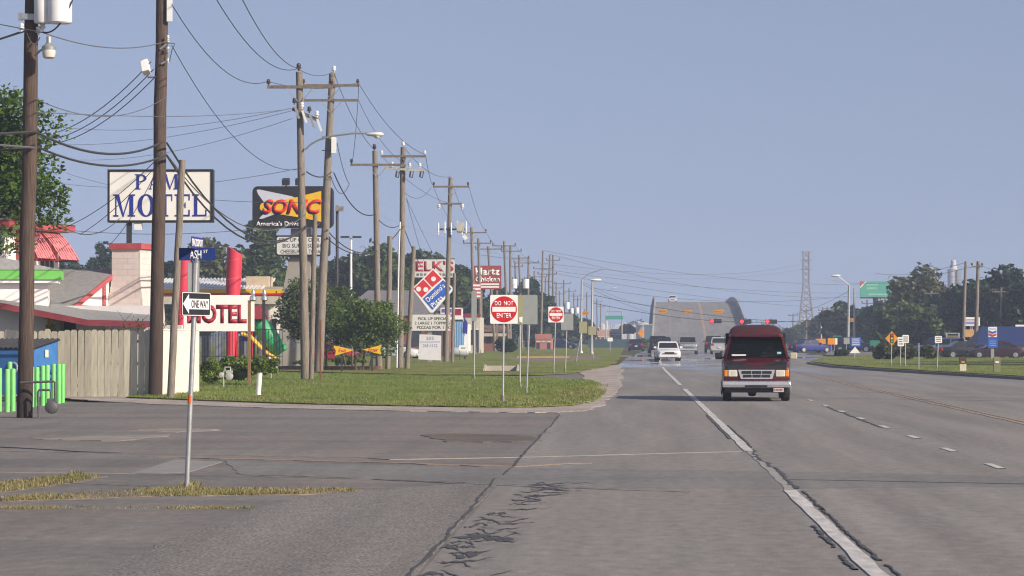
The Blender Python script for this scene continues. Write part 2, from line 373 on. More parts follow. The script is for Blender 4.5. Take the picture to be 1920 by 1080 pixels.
# joints and cracks
def wig(p, q, n, amp, seed):
    rr = random.Random(seed); a, b2 = Vector(p), Vector(q); d = (b2-a); nn = Vector((-d.y, d.x, 0)).normalized(); o = 0; out = []
    for k in range(n+1):
        o = o*.6 + rr.uniform(-amp, amp); out.append(a.lerp(b2, k/n) + nn*o)
    return out
line('shoulder_crack', wig((-1.76,19,0), (-1.78,39,0), 40, .018, 5), .03, TAR, .008, .7, 3, .25)
line('shoulder_crack', wig((-1.72,40,0), (-1.65,70,0), 40, .02, 6), .03, TAR, .008, .8, 4, .3)
line('lane_crack', wig((2.10,36.6,0), (2.05,49,0), 26, .05, 7), .055, TAR, .009, .8, 5, .2)
for y0, y1, dx in ((25.0, 32.5, .14), (32, 36, .15), (20, 24.5, .16), (26.5, 29.5, -.14), (24, 25.5, -.15), (50, 62, .12), (54, 70, -.13)):
    line('lane_crack', wig((2.02+dx,y0,0), (2.02+dx,y1,0), 18, .012, int(y0*3)), .03, TAR, .011, .95, int(y0), .2)
line('lane_crack', wig((5.30,61,0), (5.36,78,0), 26, .03, 9), .06, TAR, .009, .8, 8, .3)
line('pavement_joint', pts((0,886),(255,888),(700,899),(924,910),(1161,919),(1293,923)), .045, SEAM, .008, .7, 9, .3)
line('pavement_joint', pts((0,846),(300,852),(692,859),(731,862),(1010,857),(1300,849),(1390,847)), .04, SEAM, .008, .7, 10, .3)
line('pavement_joint', pts((1478,900),(1560,901),(1920,908)), .03, TAR, .008, .8, 11, .3)
line('gravel_seam', pts((300,857),(690,866),(820,871),(960,875),(1090,868)), .28, M('reddish loose gravel', (.27,.205,.155), .95, var=.4, scale=12, coord='World'), .007, .8, 12, .4)
line('wheel_rut_edge', pts((0,838),(70,842),(150,847),(230,850)), .12, TAR, .008, .95, 13, .4)
rr = random.Random(4); V_, F_ = [], []
def ribbon(P, hs, z):
    n0 = len(V_)
    for p, h in zip(P, hs): V_.extend([(p.x, p.y+h, z), (p.x, p.y-h, z)])
    for i in range(len(P)-1):
        a = n0+2*i; F_.append((a, a+2, a+3, a+1))
for k in range(54):                                        # looping crack-seal drips right of the shoulder crack
    t = rr.random()**.8; y = 21.5 + t*16.2; x0 = -1.76 + rr.uniform(-.02,.20) + t*t*.45; ln = rr.uniform(.15,.62)*(1.3 if t > .8 else 1); n = 20
    a, f, ph, q1, q2 = rr.uniform(.08,.5), rr.uniform(.3,1.3), rr.random()*6, rr.random()*6, rr.uniform(6,13); hm = rr.uniform(.025,.085)*(1+1.2*(rr.random() < .2))
    P = [Vector((x0 + ln*s/n, y + a*math.sin(f*6.28*s/n+ph) + .06*math.sin(s*1.3+q1), 0)) for s in range(n+1)]
    ribbon(P, [max(.004, hm*math.sin(math.pi*s/n)**.6*(1+.8*math.sin(q2*s/n+q1)+.3*math.sin(s*2.1+ph))) for s in range(n+1)], .005+k*.00002)
tarb = MB().add(V_, F_).build('crack_sealant', TAR); tarb['kind'] = 'structure'
# grass blades
def blades(name, label, regions, seed, mt):
    """regions: (polygon, count, height, z)"""
    rs = np.random.RandomState(seed); V, Fc = [], []
    for poly, cnt, h, z0 in regions:
        P = np.array([(p[0], p[1]) for p in poly]); lo, hi = P.min(0), P.max(0); got = 0
        tries = 0
        while got < cnt and tries < 12:
            tries += 1
            q = lo + rs.rand(cnt*2, 2)*(hi-lo); ins = np.zeros(len(q), bool); j = len(P)-1
            for i in range(len(P)):
                c = ((P[i,1] > q[:,1]) != (P[j,1] > q[:,1])) & (q[:,0] < (P[j,0]-P[i,0])*(q[:,1]-P[i,1])/(P[j,1]-P[i,1]+1e-9)+P[i,0]); ins ^= c; j = i
            q = q[ins]; cl = np.sin(q[:,0]*2.3+1.7*np.sin(q[:,1]*.9))+np.sin(q[:,1]*.55+2.1*np.sin(q[:,0]*1.1)); q = q[rs.rand(len(q)) < np.clip(.55+.5*cl, .08, 1)][:cnt-got]; got += len(q)
            n = len(q); a = rs.rand(n)*6.28; hh = h*(.4+rs.rand(n)); wd = hh*.10+.004; ln = (rs.rand(n, 2)-.5)*hh[:,None]*.9
            z = np.full(n, z0)
            b0 = np.c_[q[:,0]-np.cos(a)*wd, q[:,1]-np.sin(a)*wd, z]; b1 = np.c_[q[:,0]+np.cos(a)*wd, q[:,1]+np.sin(a)*wd, z]
            tp = np.c_[q+ln, z0+hh]
            k0 = sum(len(x) for x in V)
            V.append(np.stack([b0, b1, tp], 1).reshape(-1, 3)); Fc.append(np.arange(n*3).reshape(-1, 3)+k0)
    V = np.concatenate(V); Fc = np.concatenate(Fc)
    me = bpy.data.meshes.new(name); me.from_pydata(V.tolist(), [], Fc.tolist()); me.materials.append(mt)
    o = bpy.data.objects.new(name, me); COL.objects.link(o); tag(o, label, 'grass', kind='stuff'); return o
GBL = leafmat('lawn blades', (.08,.13,.024), (.24,.30,.075), .25)
DRYBL = leafmat('dry blades', (.10,.12,.035), (.36,.29,.14), .2)
blades('lawn_grass', 'short green mown grass on the roadside lawn behind the wrong way signs', [(lawnA, 80000, .06, .05), (lawnB, 40000, .08, .045), (vergeP, 12000, .07, .10)], 3, GBL)
edgeL = pts((300,748),(500,756),(700,761),(900,765),(1060,764),(1120,752),(1134,738),(1125,732),(1090,745),(1000,752),(700,752),(420,748))
blades('dry_grass_edge', 'straw coloured dry grass along the lawn edge by the gravel', [(edgeL, 5000, .06, .05), (pts((1010,733),(1140,724),(1135,742),(1060,752)), 2500, .06, .05)], 4, DRYBL)
kerbstrip = pts((0,934),(60,929),(190,921),(330,915),(420,918),(560,915),(660,918),(670,922),(560,927),(330,930),(60,938),(0,941))
sheet('weed_strip', smoothpts(kerbstrip, .1, 5, 15), DIRT, .004)
sheet('weed_patch', smoothpts(pts((0,905),(80,897),(150,891),(190,894),(120,908),(40,920),(0,923)), .1, 5, 16), DIRT, .004)
blades('kerb_weeds', 'narrow strip of dry weeds round the one way sign post', [(kerbstrip, 7000, .03, .004), (pts((340,908),(375,907),(385,920),(335,922)), 110, .07, .004), (pts((0,950),(150,950),(480,951),(470,954),(130,956),(0,954)), 1500, .022, .0)], 5, DRYBL)
blades('weed_clump', 'tuft of dry weeds on bare dirt at the left edge of the side street', [(pts((0,905),(80,897),(150,891),(190,894),(120,908),(40,920),(0,923)), 2600, .035, .004), (pts((125,890),(155,889),(160,897),(130,898)), 160, .06, .004)], 6, DRYBL)
# ---------------------------------------------------------------- utility poles
def insul(b, p, s=1.): return b.lathe([(.03*s,0),(.03*s,.06*s),(.075*s,.07*s),(.08*s,.12*s),(.05*s,.14*s),(.07*s,.16*s),(.06*s,.22*s),(.02*s,.24*s)], p, 8)
def shaft(b, p, q, r0, r1, n=12, seed=1):
    rr = random.Random(seed); P, rs = [], []
    for k in range(9):
        t = k/8; o = Vector((rr.uniform(-1,1), rr.uniform(-1,1), 0))*r0*.12*math.sin(math.pi*t); P.append(Vector(p).lerp(Vector(q), t)+o); rs.append((r0+(r1-r0)*t)*rr.uniform(.97,1.03))
    return b.tube(P, rs, n)
def pole(label, bpx, d, tpx, tpy, r0=.16, r1=.11, mt=None, arms=(), group='utility poles along the left side of the road', ins=PORC, name='utility_pole', n=12):
    """arms: (left px, right px, py, insulators?, braces?)"""
    p = base(bpx, d); q = at(tpx, tpy, d)
    t = thing(name, label, 'utility pole', p, 0, group)
    shaft(MB(), p - Vector((0,0,.3)), q, r0, r1, n, int(bpx)).build('shaft', mt or GREYWOOD, t, smooth=True)
    for (l, r, y, ni, br) in arms:
        a, c = at(l, y, d-.16), at(r, y, d-.16); off = Vector((0,-.0,0))
        arm = MB().bar(a, c, .10, .13).build('crossarm', ARMWOOD, t)
        for k in range(ni):
            pp = a.lerp(c, .02+.96*k/max(1, ni-1)) + Vector((0,0,.065))
            insul(MB(), pp, 1.15).build('insulator', ins, arm, smooth=True)
        if br:
            m = a.lerp(c, .5)
            for sgn in (-1, 1):
                e = m + (c-a).normalized()*sgn*.55 + Vector((0,-.06,-.06)); f = m + Vector((sgn*.08,-.02,-.62))
                MB().bar(e, f, .03, .03).build('brace', GALV, arm)
    return t
def transformer(parent, p, r=.2, h=.75, mt=WHITEENAMEL):
    c = MB().lathe([(r*.9,0),(r,.03),(r,h-.08),(r*.94,h-.03),(r*.6,h+.03)], p, 16).build('transformer', mt, parent, smooth=True)
    for s in (-1, 1): insul(MB(), Vector(p)+Vector((s*r*.5,0,h)), 1.1).build('bushing', PORC, c, smooth=True)
    return c
A = pole('nearest brown wooden pole with transformers and security lamp at far left', 46, 67.5, 63, -150, .19, .16, BROWNA, n=16)
dA = 67.5
brk = MB().bar(at(40,31,dA-.2), at(92,33,dA-.2), .12, .14); brk.bar(at(38,24,dA-.2), at(38,38,dA-.2), .1, .1); brk.build('bracket', GALV, A)
for px, y0, y1, w_ in ((81,44,-30,.22), (112,44,-40,.29)):
    transformer(A, at(px, y0, dA-.35 + (.1 if px < 100 else 0)), w_, (y0-y1)/S(dA), WHITEENAMEL)
b = MB(); b.tube([at(66,104,dA-.2), at(74,96,dA-.35), at(84,90,dA-.5), at(92,88,dA-.55)], .028, 8); b.build('lamp_arm', GALV, A, smooth=True)
L1 = at(92,0,dA-.55); zt = at(92,72,dA).z; 
MB().lathe([(.04,0),(.06,-.02),(.06,-.16),(.10,-.20),(.17,-.25),(.16,-.33)], (L1.x,L1.y,zt), 14).build('lamp_housing', GALV, A, smooth=True)
MB().lathe([(.155,-.33),(.16,-.40),(.14,-.5),(.1,-.53)], (L1.x,L1.y,zt), 14).build('lamp_lens', M('frosted lens', (.6,.58,.5), .25, var=.1), A, smooth=True)
for px, py in ((80,58),(40,60),(72,66)): insul(MB(), at(px,py,dA-.2), .9).build('insulator', GLASSINS, A, smooth=True)
B = pole('tall brown wooden pole crossing the motel name sign', 291, 89.72, 306, -130, .22, .185, BROWNB, n=16)
dB = 89.72
MB().obox(at(318,15,dB-.2), (.16,.12,.85)).build('fuse_box', WHITEENAMEL, B)
MB().bar(at(278,145,dB-.3), at(292,145,dB-.1), .06, .05).build('lamp_bracket', DARKMETAL, B)
MB().obox(at(273,126,dB-.35), (.24,.3,.42), Euler((R(-25),R(-14),0)).to_matrix()).build('flood_lamp', WHITEENAMEL, B, bevel=.02)
for py in (74, 82, 96, 118): insul(MB(), at(315,py,dB-.28), .6).build('insulator', GLASSINS, B, smooth=True)
for q0, q1 in (((300,92),(318,78)),((302,120),(318,112))): MB().bar(at(*q0,dB-.24), at(*q1,dB-.26), .05, .05).build('bracket', GALV, B)
b = MB(); b.tube([at(312,80,dB-.3),at(328,82,dB-.3),at(322,95,dB-.3),at(318,115,dB-.3)], .014, 6); b.build('jumper_wire', CABLE, B)
pole('short thin grey pole leaning beside the tall brown pole by the fence', 319, 86.5, 342, 300, .115, .10, GREYWOOD)
D1 = pole('grey crossarm pole carrying the curved street lamp arm', 573, 122, 561, 135, .20, .14, GREYWOOD, [(501,624,163,2,1)])
d1 = 122
insul(MB(), at(560,133,d1), 1.4).build('insulator', PORC, D1, smooth=True)
sw = MB(); sw.bar(at(548,204,d1-.3), at(598,226,d1-.3), .14, .14)
D1b = sw.build('switch_bar', ARMWOOD, D1)
for k in range(4):
    p = at(552+k*14, 196+k*8, d1-.4); insul(MB(), p, 1.2).build('insulator', GLASSINS if k % 2 else DARKMETAL, D1b, smooth=True); MB().bar(p+Vector((.02,0,-.08)), p+Vector((.2,0,-.6)), .09, .09).build('fuse_switch', GLASSINS if k % 2 else GALV, D1b)
la = MB(); la.tube([at(572,281,d1-.2), at(582,271,d1-.25), at(598,262,d1-.3), at(622,255,d1-.35), at(660,250,d1-.4), at(695,250,d1-.45)], .042, 8); la.build('lamp_arm', GALV, D1, smooth=True)
h = MB(); hc = at(703,252,d1-.45)
h.loft([[hc+Vector((x, math.cos(a)*w_, math.sin(a)*hh)) for a in np.linspace(0, 2*math.pi, 10, endpoint=False)] for x, w_, hh in ((-.36,.04,.04),(-.28,.12,.07),(0,.17,.10),(.25,.16,.10),(.36,.06,.05))])
h.build('lamp_head', M('lamp head grey', (.62,.63,.62), .4, var=.1), D1, smooth=True)
MB().lathe([(.14,0),(.13,-.05),(.07,-.1)], hc+Vector((.1,0,-.07)), 12).build('lamp_lens', M('frosted lens', (.6,.58,.5), .25), D1, smooth=True)
pole('thin bare stub pole between the two tall crossarm poles', 583, 121, 591, 402, .11, .10, GREYWOOD)
D3 = pole('leaning double crossarm pole with white box behind the street lamp arm', 597, 150, 623, 138, .24, .17, GREYWOOD, [(567,673,160,2,1), (570,672,188,0,1)])
insul(MB(), at(626,136,150), 1.5).build('insulator', GLASSINS, D3, smooth=True)
MB().obox(at(626,272,149.6), (.24,.2,.85)).build('meter_box', WHITEENAMEL, D3)
for py in (257, 282): MB().bar(at(604,py,149.7), at(631,py,149.7), .06,.05).build('bracket', DARKMETAL, D3)
t = thing('marker_post', 'thin rusty marker post right of the three leaning poles', 'post', base(601,120)); MB().tube([base(601,120), at(601,600,120)], .04, 6).build('post', M('rusty steel', (.16,.07,.035), .85, var=.4, scale=12), t)
E1 = pole('grey single crossarm pole rising behind the round shrub trees', 711, 160, 703, 283, .19, .15, GREYWOOD, [(657,758,309,2,1)])
insul(MB(), at(702,282,160), 1.5).build('insulator', PORC, E1, smooth=True)
E2 = pole('grey pole with crossarm and slanted row of fuse switches', 750, 168, 756, 276, .20, .15, GREYWOOD, [(714,798,293,2,1)], ins=GLASSINS)
insul(MB(), at(756,275,168), 1.4).build('insulator', GLASSINS, E2, smooth=True)
swb = MB().bar(at(720,314,167.7), at(796,321,167.7), .13, .13).build('switch_bar', M('pale arm', (.42,.39,.31), .8, var=.3, scale=8), E2)
for k, px in enumerate((744,770,789)):
    p = at(px, 321, 167.6); c = MB(); c.bar(p, p+Vector((-.06,0,-.34)), .09,.09); c.bar(p+Vector((.16,0,0)), p+Vector((.1,0,-.36)), .05,.05); c.bar(p+Vector((-.06,0,-.34)), p+Vector((.12,0,-.36)), .05,.05); c.build('fuse_switch', DARKMETAL, swb)
for px, py in ((768,318),(787,318),(735,316)): insul(MB(), at(px,py-3,167.6), 1.3).build('insulator', GLASSINS, swb, smooth=True)
MB().tube([base(744,167.6), at(748,470,167.6), at(750,416,167.6)], .05, 6).build('riser_pipe', WHITEENAMEL, E2, smooth=True)
pole('short bare stub pole just right of the round shrub trees', 727, 161, 731, 443, .15, .14, GREYWOOD)
pole('short leaning pole left of the diamond pizza sign', 763, 163, 776, 462, .15, .12, GREYWOOD)
F1 = pole('pole with stacked arms and white switchgear above the pizza sign', 836, 205, 845, 333, .19, .15, GREYWOOD, [(812,879,350,2,1), (822,867,382,0,0), (820,872,430,0,0)])
for k, px in enumerate((822,834,846,858,866,874)):
    p = at(px, 432-(k % 2)*3, 204.6); MB().lathe([(.05,-.3),(.06,-.25),(.04,-.15),(.07,-.1),(.04,0),(.07,.1),(.04,.2),(.06,.35),(.03,.55)], p, 8).build('switch', WHITEENAMEL, F1, smooth=True)
MB().obox(at(863,425,204.5), (.5,.3,.6)).build('control_box', M('grey cabinet', (.45,.44,.38), .6), F1)
for px in (823,867): insul(MB(), at(px,392,204.7), 1.6).build('insulator', GLASSINS, F1, smooth=True)
pole('thin bare pole right of the diamond pizza sign', 848, 200, 852, 512, .12, .11, GREYWOOD)
fars = [(890,288,884,426,(860,912,436),'pole with flag banner left of the red chicken sign'),
 (902,315,897,447,(868,921,456),'pole crossing the left half of the red chicken sign'),
 (929,340,915,462,(891,942,467),'pole leaning left across the red chicken sign'),
 (954,345,945,452,(923,967,461),'pole just right of the red chicken sign'),
 (957,365,957,461,(939,978,471),'pole rising above the nearer round no entry sign'),
 (979,395,973,478,(957,992,484),'pole holding two white transformers above the blank sign backs'),
 (990,405,991,482,(963,1010,493),'pole directly above the wide blank sign back'),
 (1003,470,1002,508,(993,1026,519),'short pole right of the wide blank sign back'),
 (1014,420,1018,470,(1000,1038,504),'tall far pole left of its tall twin'),
 (1026,430,1031,477,(1008,1044,514),'tall far pole topped by wires crossing the road'),
 (1043,560,1043,528,(1032,1054,540),'far pole above the smaller round no entry sign'),
 (1058,560,1057,525,(1039,1070,532),'dark far pole with wide arm past the smaller no entry sign'),
 (1068,620,1067,540,(1057,1080,546),'far pole left of the twin steel lamp posts'),
 (1077,660,1076,549,(1066,1088,555),'second far pole left of the twin steel lamp posts'),
 (1101,640,1100,548,(1092,1110,555),'far pole between the twin steel lamp posts'),
 (1120,700,1119,560,(1112,1128,566),'far pole right of the twin steel lamp posts'),
 (1126,740,1126,569,(1119,1134,575),'smallest far pole at the end of the left row'),
 (1022,520,1023,520,(1012,1036,528),'far pole just left of the smaller no entry sign'),
 (1036,440,1037,478,(1024,1050,488),'tall far pole right of its tall twin above the smaller no entry sign'),
 (1050,600,1049,545,(1040,1060,551),'thin far pole close behind the smaller no entry sign'),
 (1084,690,1083,556,(1075,1093,562),'third far pole left of the twin steel lamp posts'),
 (970,430,966,492,(955,980,500),'pole half hidden behind the nearer no entry sign')]
FP = {}
for i, (bp, d, tp, ty, arm, lab) in enumerate(fars):
    t = pole('grey wooden ' + lab, bp, d, tp, ty, .18, .14, GREYWOOD, [arm + (2, 1)], n=8); FP[i] = t
for px in (964, 986): transformer(FP[5], at(px, 541, 394), .42, 1.3)
p = at(893,0,287); bb = MB(); bb.obox(at(872,445,287.6), (.5,.4,.35), Euler((0,R(50),0)).to_matrix()); bb.build('flood_lamp', WHITEENAMEL, FP[0])
for i, px, py, d in ((7,1017,588,470),(10,1036,585,560),(11,1064,580,560),(12,1072,590,620),(13,1082,588,660)):
    transformer(FP[i], at(px, py, d-.5), .42, 1.4)
# banner on pole
MB().prism([(-.0,0),(.5,.1),(.5,1.8),(.05,2.0)], -.02, .02)
p = at(887,560,286); bn = MB().add([p, p+Vector((.75,.1,.2)), p+Vector((.8,.12,1.6)), p+Vector((.05,0,1.5))], [(0,1,2,3)])
bn = MB().slab([p+Vector((0,0,0)), p+Vector((.75,0,0)), p+Vector((.75,.04,0)), p+Vector((0,.04,0))], -1.5)
flag = bn.build('banner', M('red white striped cloth', (.5,.10,.12), .8, var=.3), FP[0])
for k in range(4): MB().box(p.x+.01,p.x+.74,p.y-.012,p.y-.004,p.z+.15+k*.36,p.z+.33+k*.36).build('stripe', WHITEPAINT, flag)
# steel lamp posts
def lamppost(label, bpx, d, tpx, tpy, arm, head, r=.14):
    p = base(bpx, d); q = at(tpx, tpy, d); t = thing('lamp_post', label, 'street lamp', p)
    MB().tube([p, p+Vector((0,0,.5)), q], [r*1.25, r, r*.7], 10).build('mast', GALV, t, smooth=True)
    MB().lathe([(r*1.8,0),(r*1.8,.1),(r*1.4,.25)], p, 10).build('base_plate', GALV, t)
    P = [at(x, y, d) for x, y in arm]
    if len(P) > 1: MB().tube(P, .05, 6).build('arm', GALV, t, smooth=True)
    if head:
        c = at(*head, d)
        MB().loft([[c+Vector((x, math.cos(a)*w_, math.sin(a)*hh)) for a in np.linspace(0, 2*math.pi, 8, endpoint=False)] for x, w_, hh in ((-.55,.06,.06),(-.4,.2,.12),(.3,.24,.15),(.55,.08,.07))]).build('lamp_head', WHITEENAMEL, t, smooth=True)
    return t
lamppost('steel mast with long curved arm beside the smaller no entry sign', 1089, 300, 1091, 524, [(1091,524),(1102,514),(1115,509),(1128,506)], None)
lamppost('taller steel mast with small lamp at the left road edge', 1109, 290, 1111, 523, [(1111,524),(1116,524)], (1117,525))
lamppost('thick steel signal mast left of its twin on the right verge', 1590, 345, 1592, 535, [(1592,534),(1583,527),(1572,519)], (1567,517), .19)
lamppost('thinner steel signal mast right of its twin on the right verge', 1601, 350, 1602, 540, [(1602,540)], None, .16)
lamppost('far street lamp seen beyond the twin steel posts', 1146, 720, 1142, 545, [(1142,545),(1150,541)], (1153,540), .12)
# right-hand poles
RG = 'utility poles on the right side of the road'
pole('tall bare pole left of its twin above the small fuel sign', 1805, 255, 1811, 490, .17, .12, GREYWOOD, [], RG)
pole('tall pole with side arm above the small fuel sign, right of its twin', 1829, 250, 1834, 490, .19, .14, GREYWOOD, [(1822,1842,500,2,0)], RG)
pole('crossarm pole in front of the dark trees at far right', 1877, 300, 1877, 539, .15, .12, GREYWOOD, [(1860,1894,547,2,0)], RG)
pole('leaning pole with transformers among the right hand trees', 1736, 330, 1746, 545, .17, .13, GREYWOOD, [(1733,1760,550,2,0)], RG)
pole('pole with transformer drums between leaning pole and straight twin pole', 1772, 335, 1773, 534, .17, .13, GREYWOOD, [(1760,1786,546,2,0)], RG)
tp = pole('straight pole right of the leaning transformer pole among right trees', 1761, 338, 1761, 546, .15, .12, GREYWOOD, [(1750,1774,556,2,0)], RG)
for px, py in ((1744,588),(1755,582),(1772,580)): transformer(tp, at(px, py, 337.2), .42, 1.2)
pole('small crossarm pole just right of the signal masts', 1626, 420, 1626, 562, .15, .12, GREYWOOD, [(1616,1638,569,2,0)], RG)
pole('small crossarm pole under the green billboard', 1660, 400, 1660, 558, .16, .12, GREYWOOD, [(1650,1676,563,2,0)], RG)
pole('small pole right of the green billboard', 1675, 400, 1675, 554, .15, .12, GREYWOOD, [(1668,1690,561,2,0)], RG)
pole('small pole between billboard and leaning transformer pole', 1714, 390, 1714, 553, .15, .12, GREYWOOD, [(1702,1728,561,2,0)], RG)
for px, ty, d, lab in ((1487,588,640,'far leftmost pole of the faint row beside the lattice tower'),(1512,578,600,'far second pole of the faint row beside the lattice tower'),(1543,578,560,'far third pole of the faint row beside the lattice tower'),(1551,575,540,'far fourth pole of the faint row left of the right trees')):
    pole(lab, px, d, px, ty, .17, .13, GREYWOOD, [(px-9, px+9, ty+4, 2, 0)], RG, n=8)
for i, (x, y) in enumerate(((19.5, 80.2), (26, 86), (27.5, 79))):   # poles standing right of the frame; their shadows cross the road
    t = pole(('first','second','third')[i] + ' pole standing beyond the right edge of the picture', 2000, 90, 2000, 60, .17, .13, GREYWOOD, [], RG)
    t.location = (x, y, 0)
# ---------------------------------------------------------------- wires
def cat(p, q, sag, n=14): 
    p, q = Vector(p), Vector(q)
    return [p.lerp(q, k/n) - Vector((0,0,sag*4*(k/n)*(1-k/n))) for k in range(n+1)]
def lines(label, spans, group='overhead wires', name='power_line'):
    """spans: (px,py,d),(px,py,d), sag in m, radius, material"""
    t = thing(name, label, 'wire', at(*spans[0][0]), 0, group)
    for p, q, sag, r, mt in spans: MB().tube(cat(at(*p), at(*q), sag), r, 5).build('wire', mt, t, smooth=True)
    return t
lines('two thick black cables sagging between the two nearest brown poles', [((-1400,130,48),(66,247,67.3),.5,.035,CABLE),((66,247,67.3),(305,266,89.3),.45,.035,CABLE),((-1400,170,48),(62,278,67.3),.5,.032,CABLE),((62,272,67.3),(312,290,89.3),.42,.032,CABLE),((-1300,0,46),(64,277,67.2),.4,.025,ALUM)])
lines('thin wire sagging between the transformer pole and flood lamp pole', [((-1200,-300,50),(80,61,67.2),.3,.012,CABLE),((80,61,67.2),(316,76,89.2),.3,.014,ALUM),((66,185,67.2),(310,183,89.2),.5,.012,ALUM),((66,210,67.2),(545,204,121.6),.2,.010,ALUM)])
lines('short black loops hanging from transformer pole at left edge', [((48,58,67.2),(-1200,380,70),.3,.02,CABLE),((80,60,67.2),(136,0,67),.25,.02,CABLE),((75,70,67.2),(50,62,67),.2,.016,CABLE),((36,60,67.2),(-1200,420,72),.2,.012,CABLE)])
lines('three wires slanting down left from the flood lamp pole', [((283,116,89.2),(100,250,110),.35,.017,CABLE),((288,130,89.2),(104,260,110),.35,.017,CABLE),((292,143,89.2),(108,268,110),.35,.017,CABLE)])
lines('three high wires entering from the top towards the double pole', [((322,8,89.2),(503,152,121.8),.9,.015,CABLE),((395,-20,80),(560,128,121.8),.8,.015,CABLE),((445,-20,80),(560,128,121.8),.5,.015,CABLE),((560,130,121.8),(626,134,149.5),.25,.013,CABLE),((503,153,121.8),(670,155,149.5),.3,.013,CABLE),((322,85,89.2),(556,318,121.6),1.1,.013,CABLE)])
lines('thick bundled cables sagging from the tall brown pole past the burger sign', [((313,268,89.2),(573,428,121.7),1.55,.034,CABLE),((313,292,89.2),(573,424,121.7),1.6,.034,CABLE),((313,290,89.2),(573,402,121.7),1.4,.02,ALUM),((573,426,121.7),(600,418,149.6),.12,.03,CABLE)])
lines('faint service wires running left from the switch pole over the motel', [((546,203,121.6),(40,225,190),.8,.011,ALUM),((546,208,121.6),(60,268,190),.6,.011,ALUM),((548,222,121.6),(150,300,180),.5,.011,ALUM),((565,315,121.6),(60,335,185),.7,.011,ALUM),((568,380,121.6),(125,325,185),.5,.011,ALUM),((470,430,121),(110,430,115),.2,.012,CABLE)])
lines('drooping service wires crossing below the motel name sign', [((300,292,89.2),(108,432,100),.3,.013,CABLE),((104,415,100),(224,410,116),.55,.016,CABLE),((302,300,89.2),(150,440,104),.2,.013,CABLE),((300,306,89.2),(205,460,104),.25,.012,CABLE)])
lines('two wires running from the double pole to the next crossarms', [((626,136,149.6),(702,281,159.8),.5,.015,CABLE),((673,157,149.6),(797,290,167.7),.6,.015,CABLE),((673,157,149.6),(660,306,159.8),.6,.015,CABLE),((672,188,149.6),(757,305,159.8),.5,.012,CABLE)])
lines('heavy black loops hanging between double pole and round shrub pole', [((626,324,149.6),(702,402,159.8),.75,.032,CABLE),((575,322,121.7),(622,322,149.6),.25,.03,CABLE),((632,268,149.6),(655,345,155),.3,.018,CABLE),((655,345,155),(620,330,149.6),.7,.018,CABLE),((702,402,159.8),(748,423,167.8),.35,.025,CABLE),((612,430,149.6),(752,428,167.8),1.35,.03,CABLE),((612,445,149.6),(707,470,159.8),.5,.03,CABLE)])
lines('spans from the fuse switch pole to the switchgear pole', [((798,291,167.7),(812,347,204.7),.35,.015,CABLE),((756,274,167.7),(845,331,204.7),.6,.015,CABLE),((714,291,167.7),(838,380,204.7),.4,.012,CABLE),((760,362,167.8),(808,352,204),.5,.014,CABLE),((762,372,167.8),(800,505,240),.2,.014,CABLE),((762,372,167.8),(850,540,240),.3,.012,CABLE),((757,425,167.8),(790,500,204),.2,.026,CABLE)])
lines('spans from the switchgear pole to the far row of poles', [((879,349,204.7),(911,434,287.7),.5,.015,CABLE),((845,333,204.7),(884,425,287.7),.5,.015,CABLE),((812,349,204.7),(862,434,287.7),.5,.013,CABLE),((850,545,205),(890,540,287),1.6,.03,CABLE),((850,520,205),(890,520,287),1.2,.03,CABLE),((911,434,287.7),(941,466,339),.4,.015,CABLE),((941,466,339),(966,461,345),.3,.013,CABLE),((967,461,345),(992,483,395),.4,.015,CABLE),((992,483,395),(1010,493,405),.3,.013,CABLE),((1010,493,405),(1036,503,420),.4,.013,CABLE)])
hw = []
for (a, b2, sg) in (((1020,470,420),(1960,500,640),4.5),((1032,477,430),(1960,495,640),7.),((1020,505,420),(1960,520,640),3.5),((1036,512,430),(1960,560,700),4),((900,478,340),(1510,492,900),3),((700,400,800),(1505,505,900),9)):
    hw.append((a, b2, sg, .03, ALUM))
lines('long faint transmission wires sagging across the sky over the bridge', hw)
lines('span wires of the traffic signals stretched across the road', [((1111,553,290),(1600,604,348),.9,.028,CABLE),((1111,568,290),(1592,592,344),1.3,.03,CABLE),((1111,540,290),(1592,555,344),1.0,.016,CABLE),((1091,532,300),(1250,592,420),.5,.02,CABLE),((1091,528,300),(1230,574,420),.5,.016,CABLE),((1592,545,344),(1478,592,430),.4,.022,CABLE)])
lines('wires strung along the right hand poles before the trees', [((1812,500,255),(1834,498,250),.1,.018,ALUM),((1834,496,250),(2000,525,230),.4,.016,ALUM),((1811,492,255),(1640,512,420),.6,.02,ALUM),((1811,503,255),(1560,525,540),1.0,.02,ALUM)])
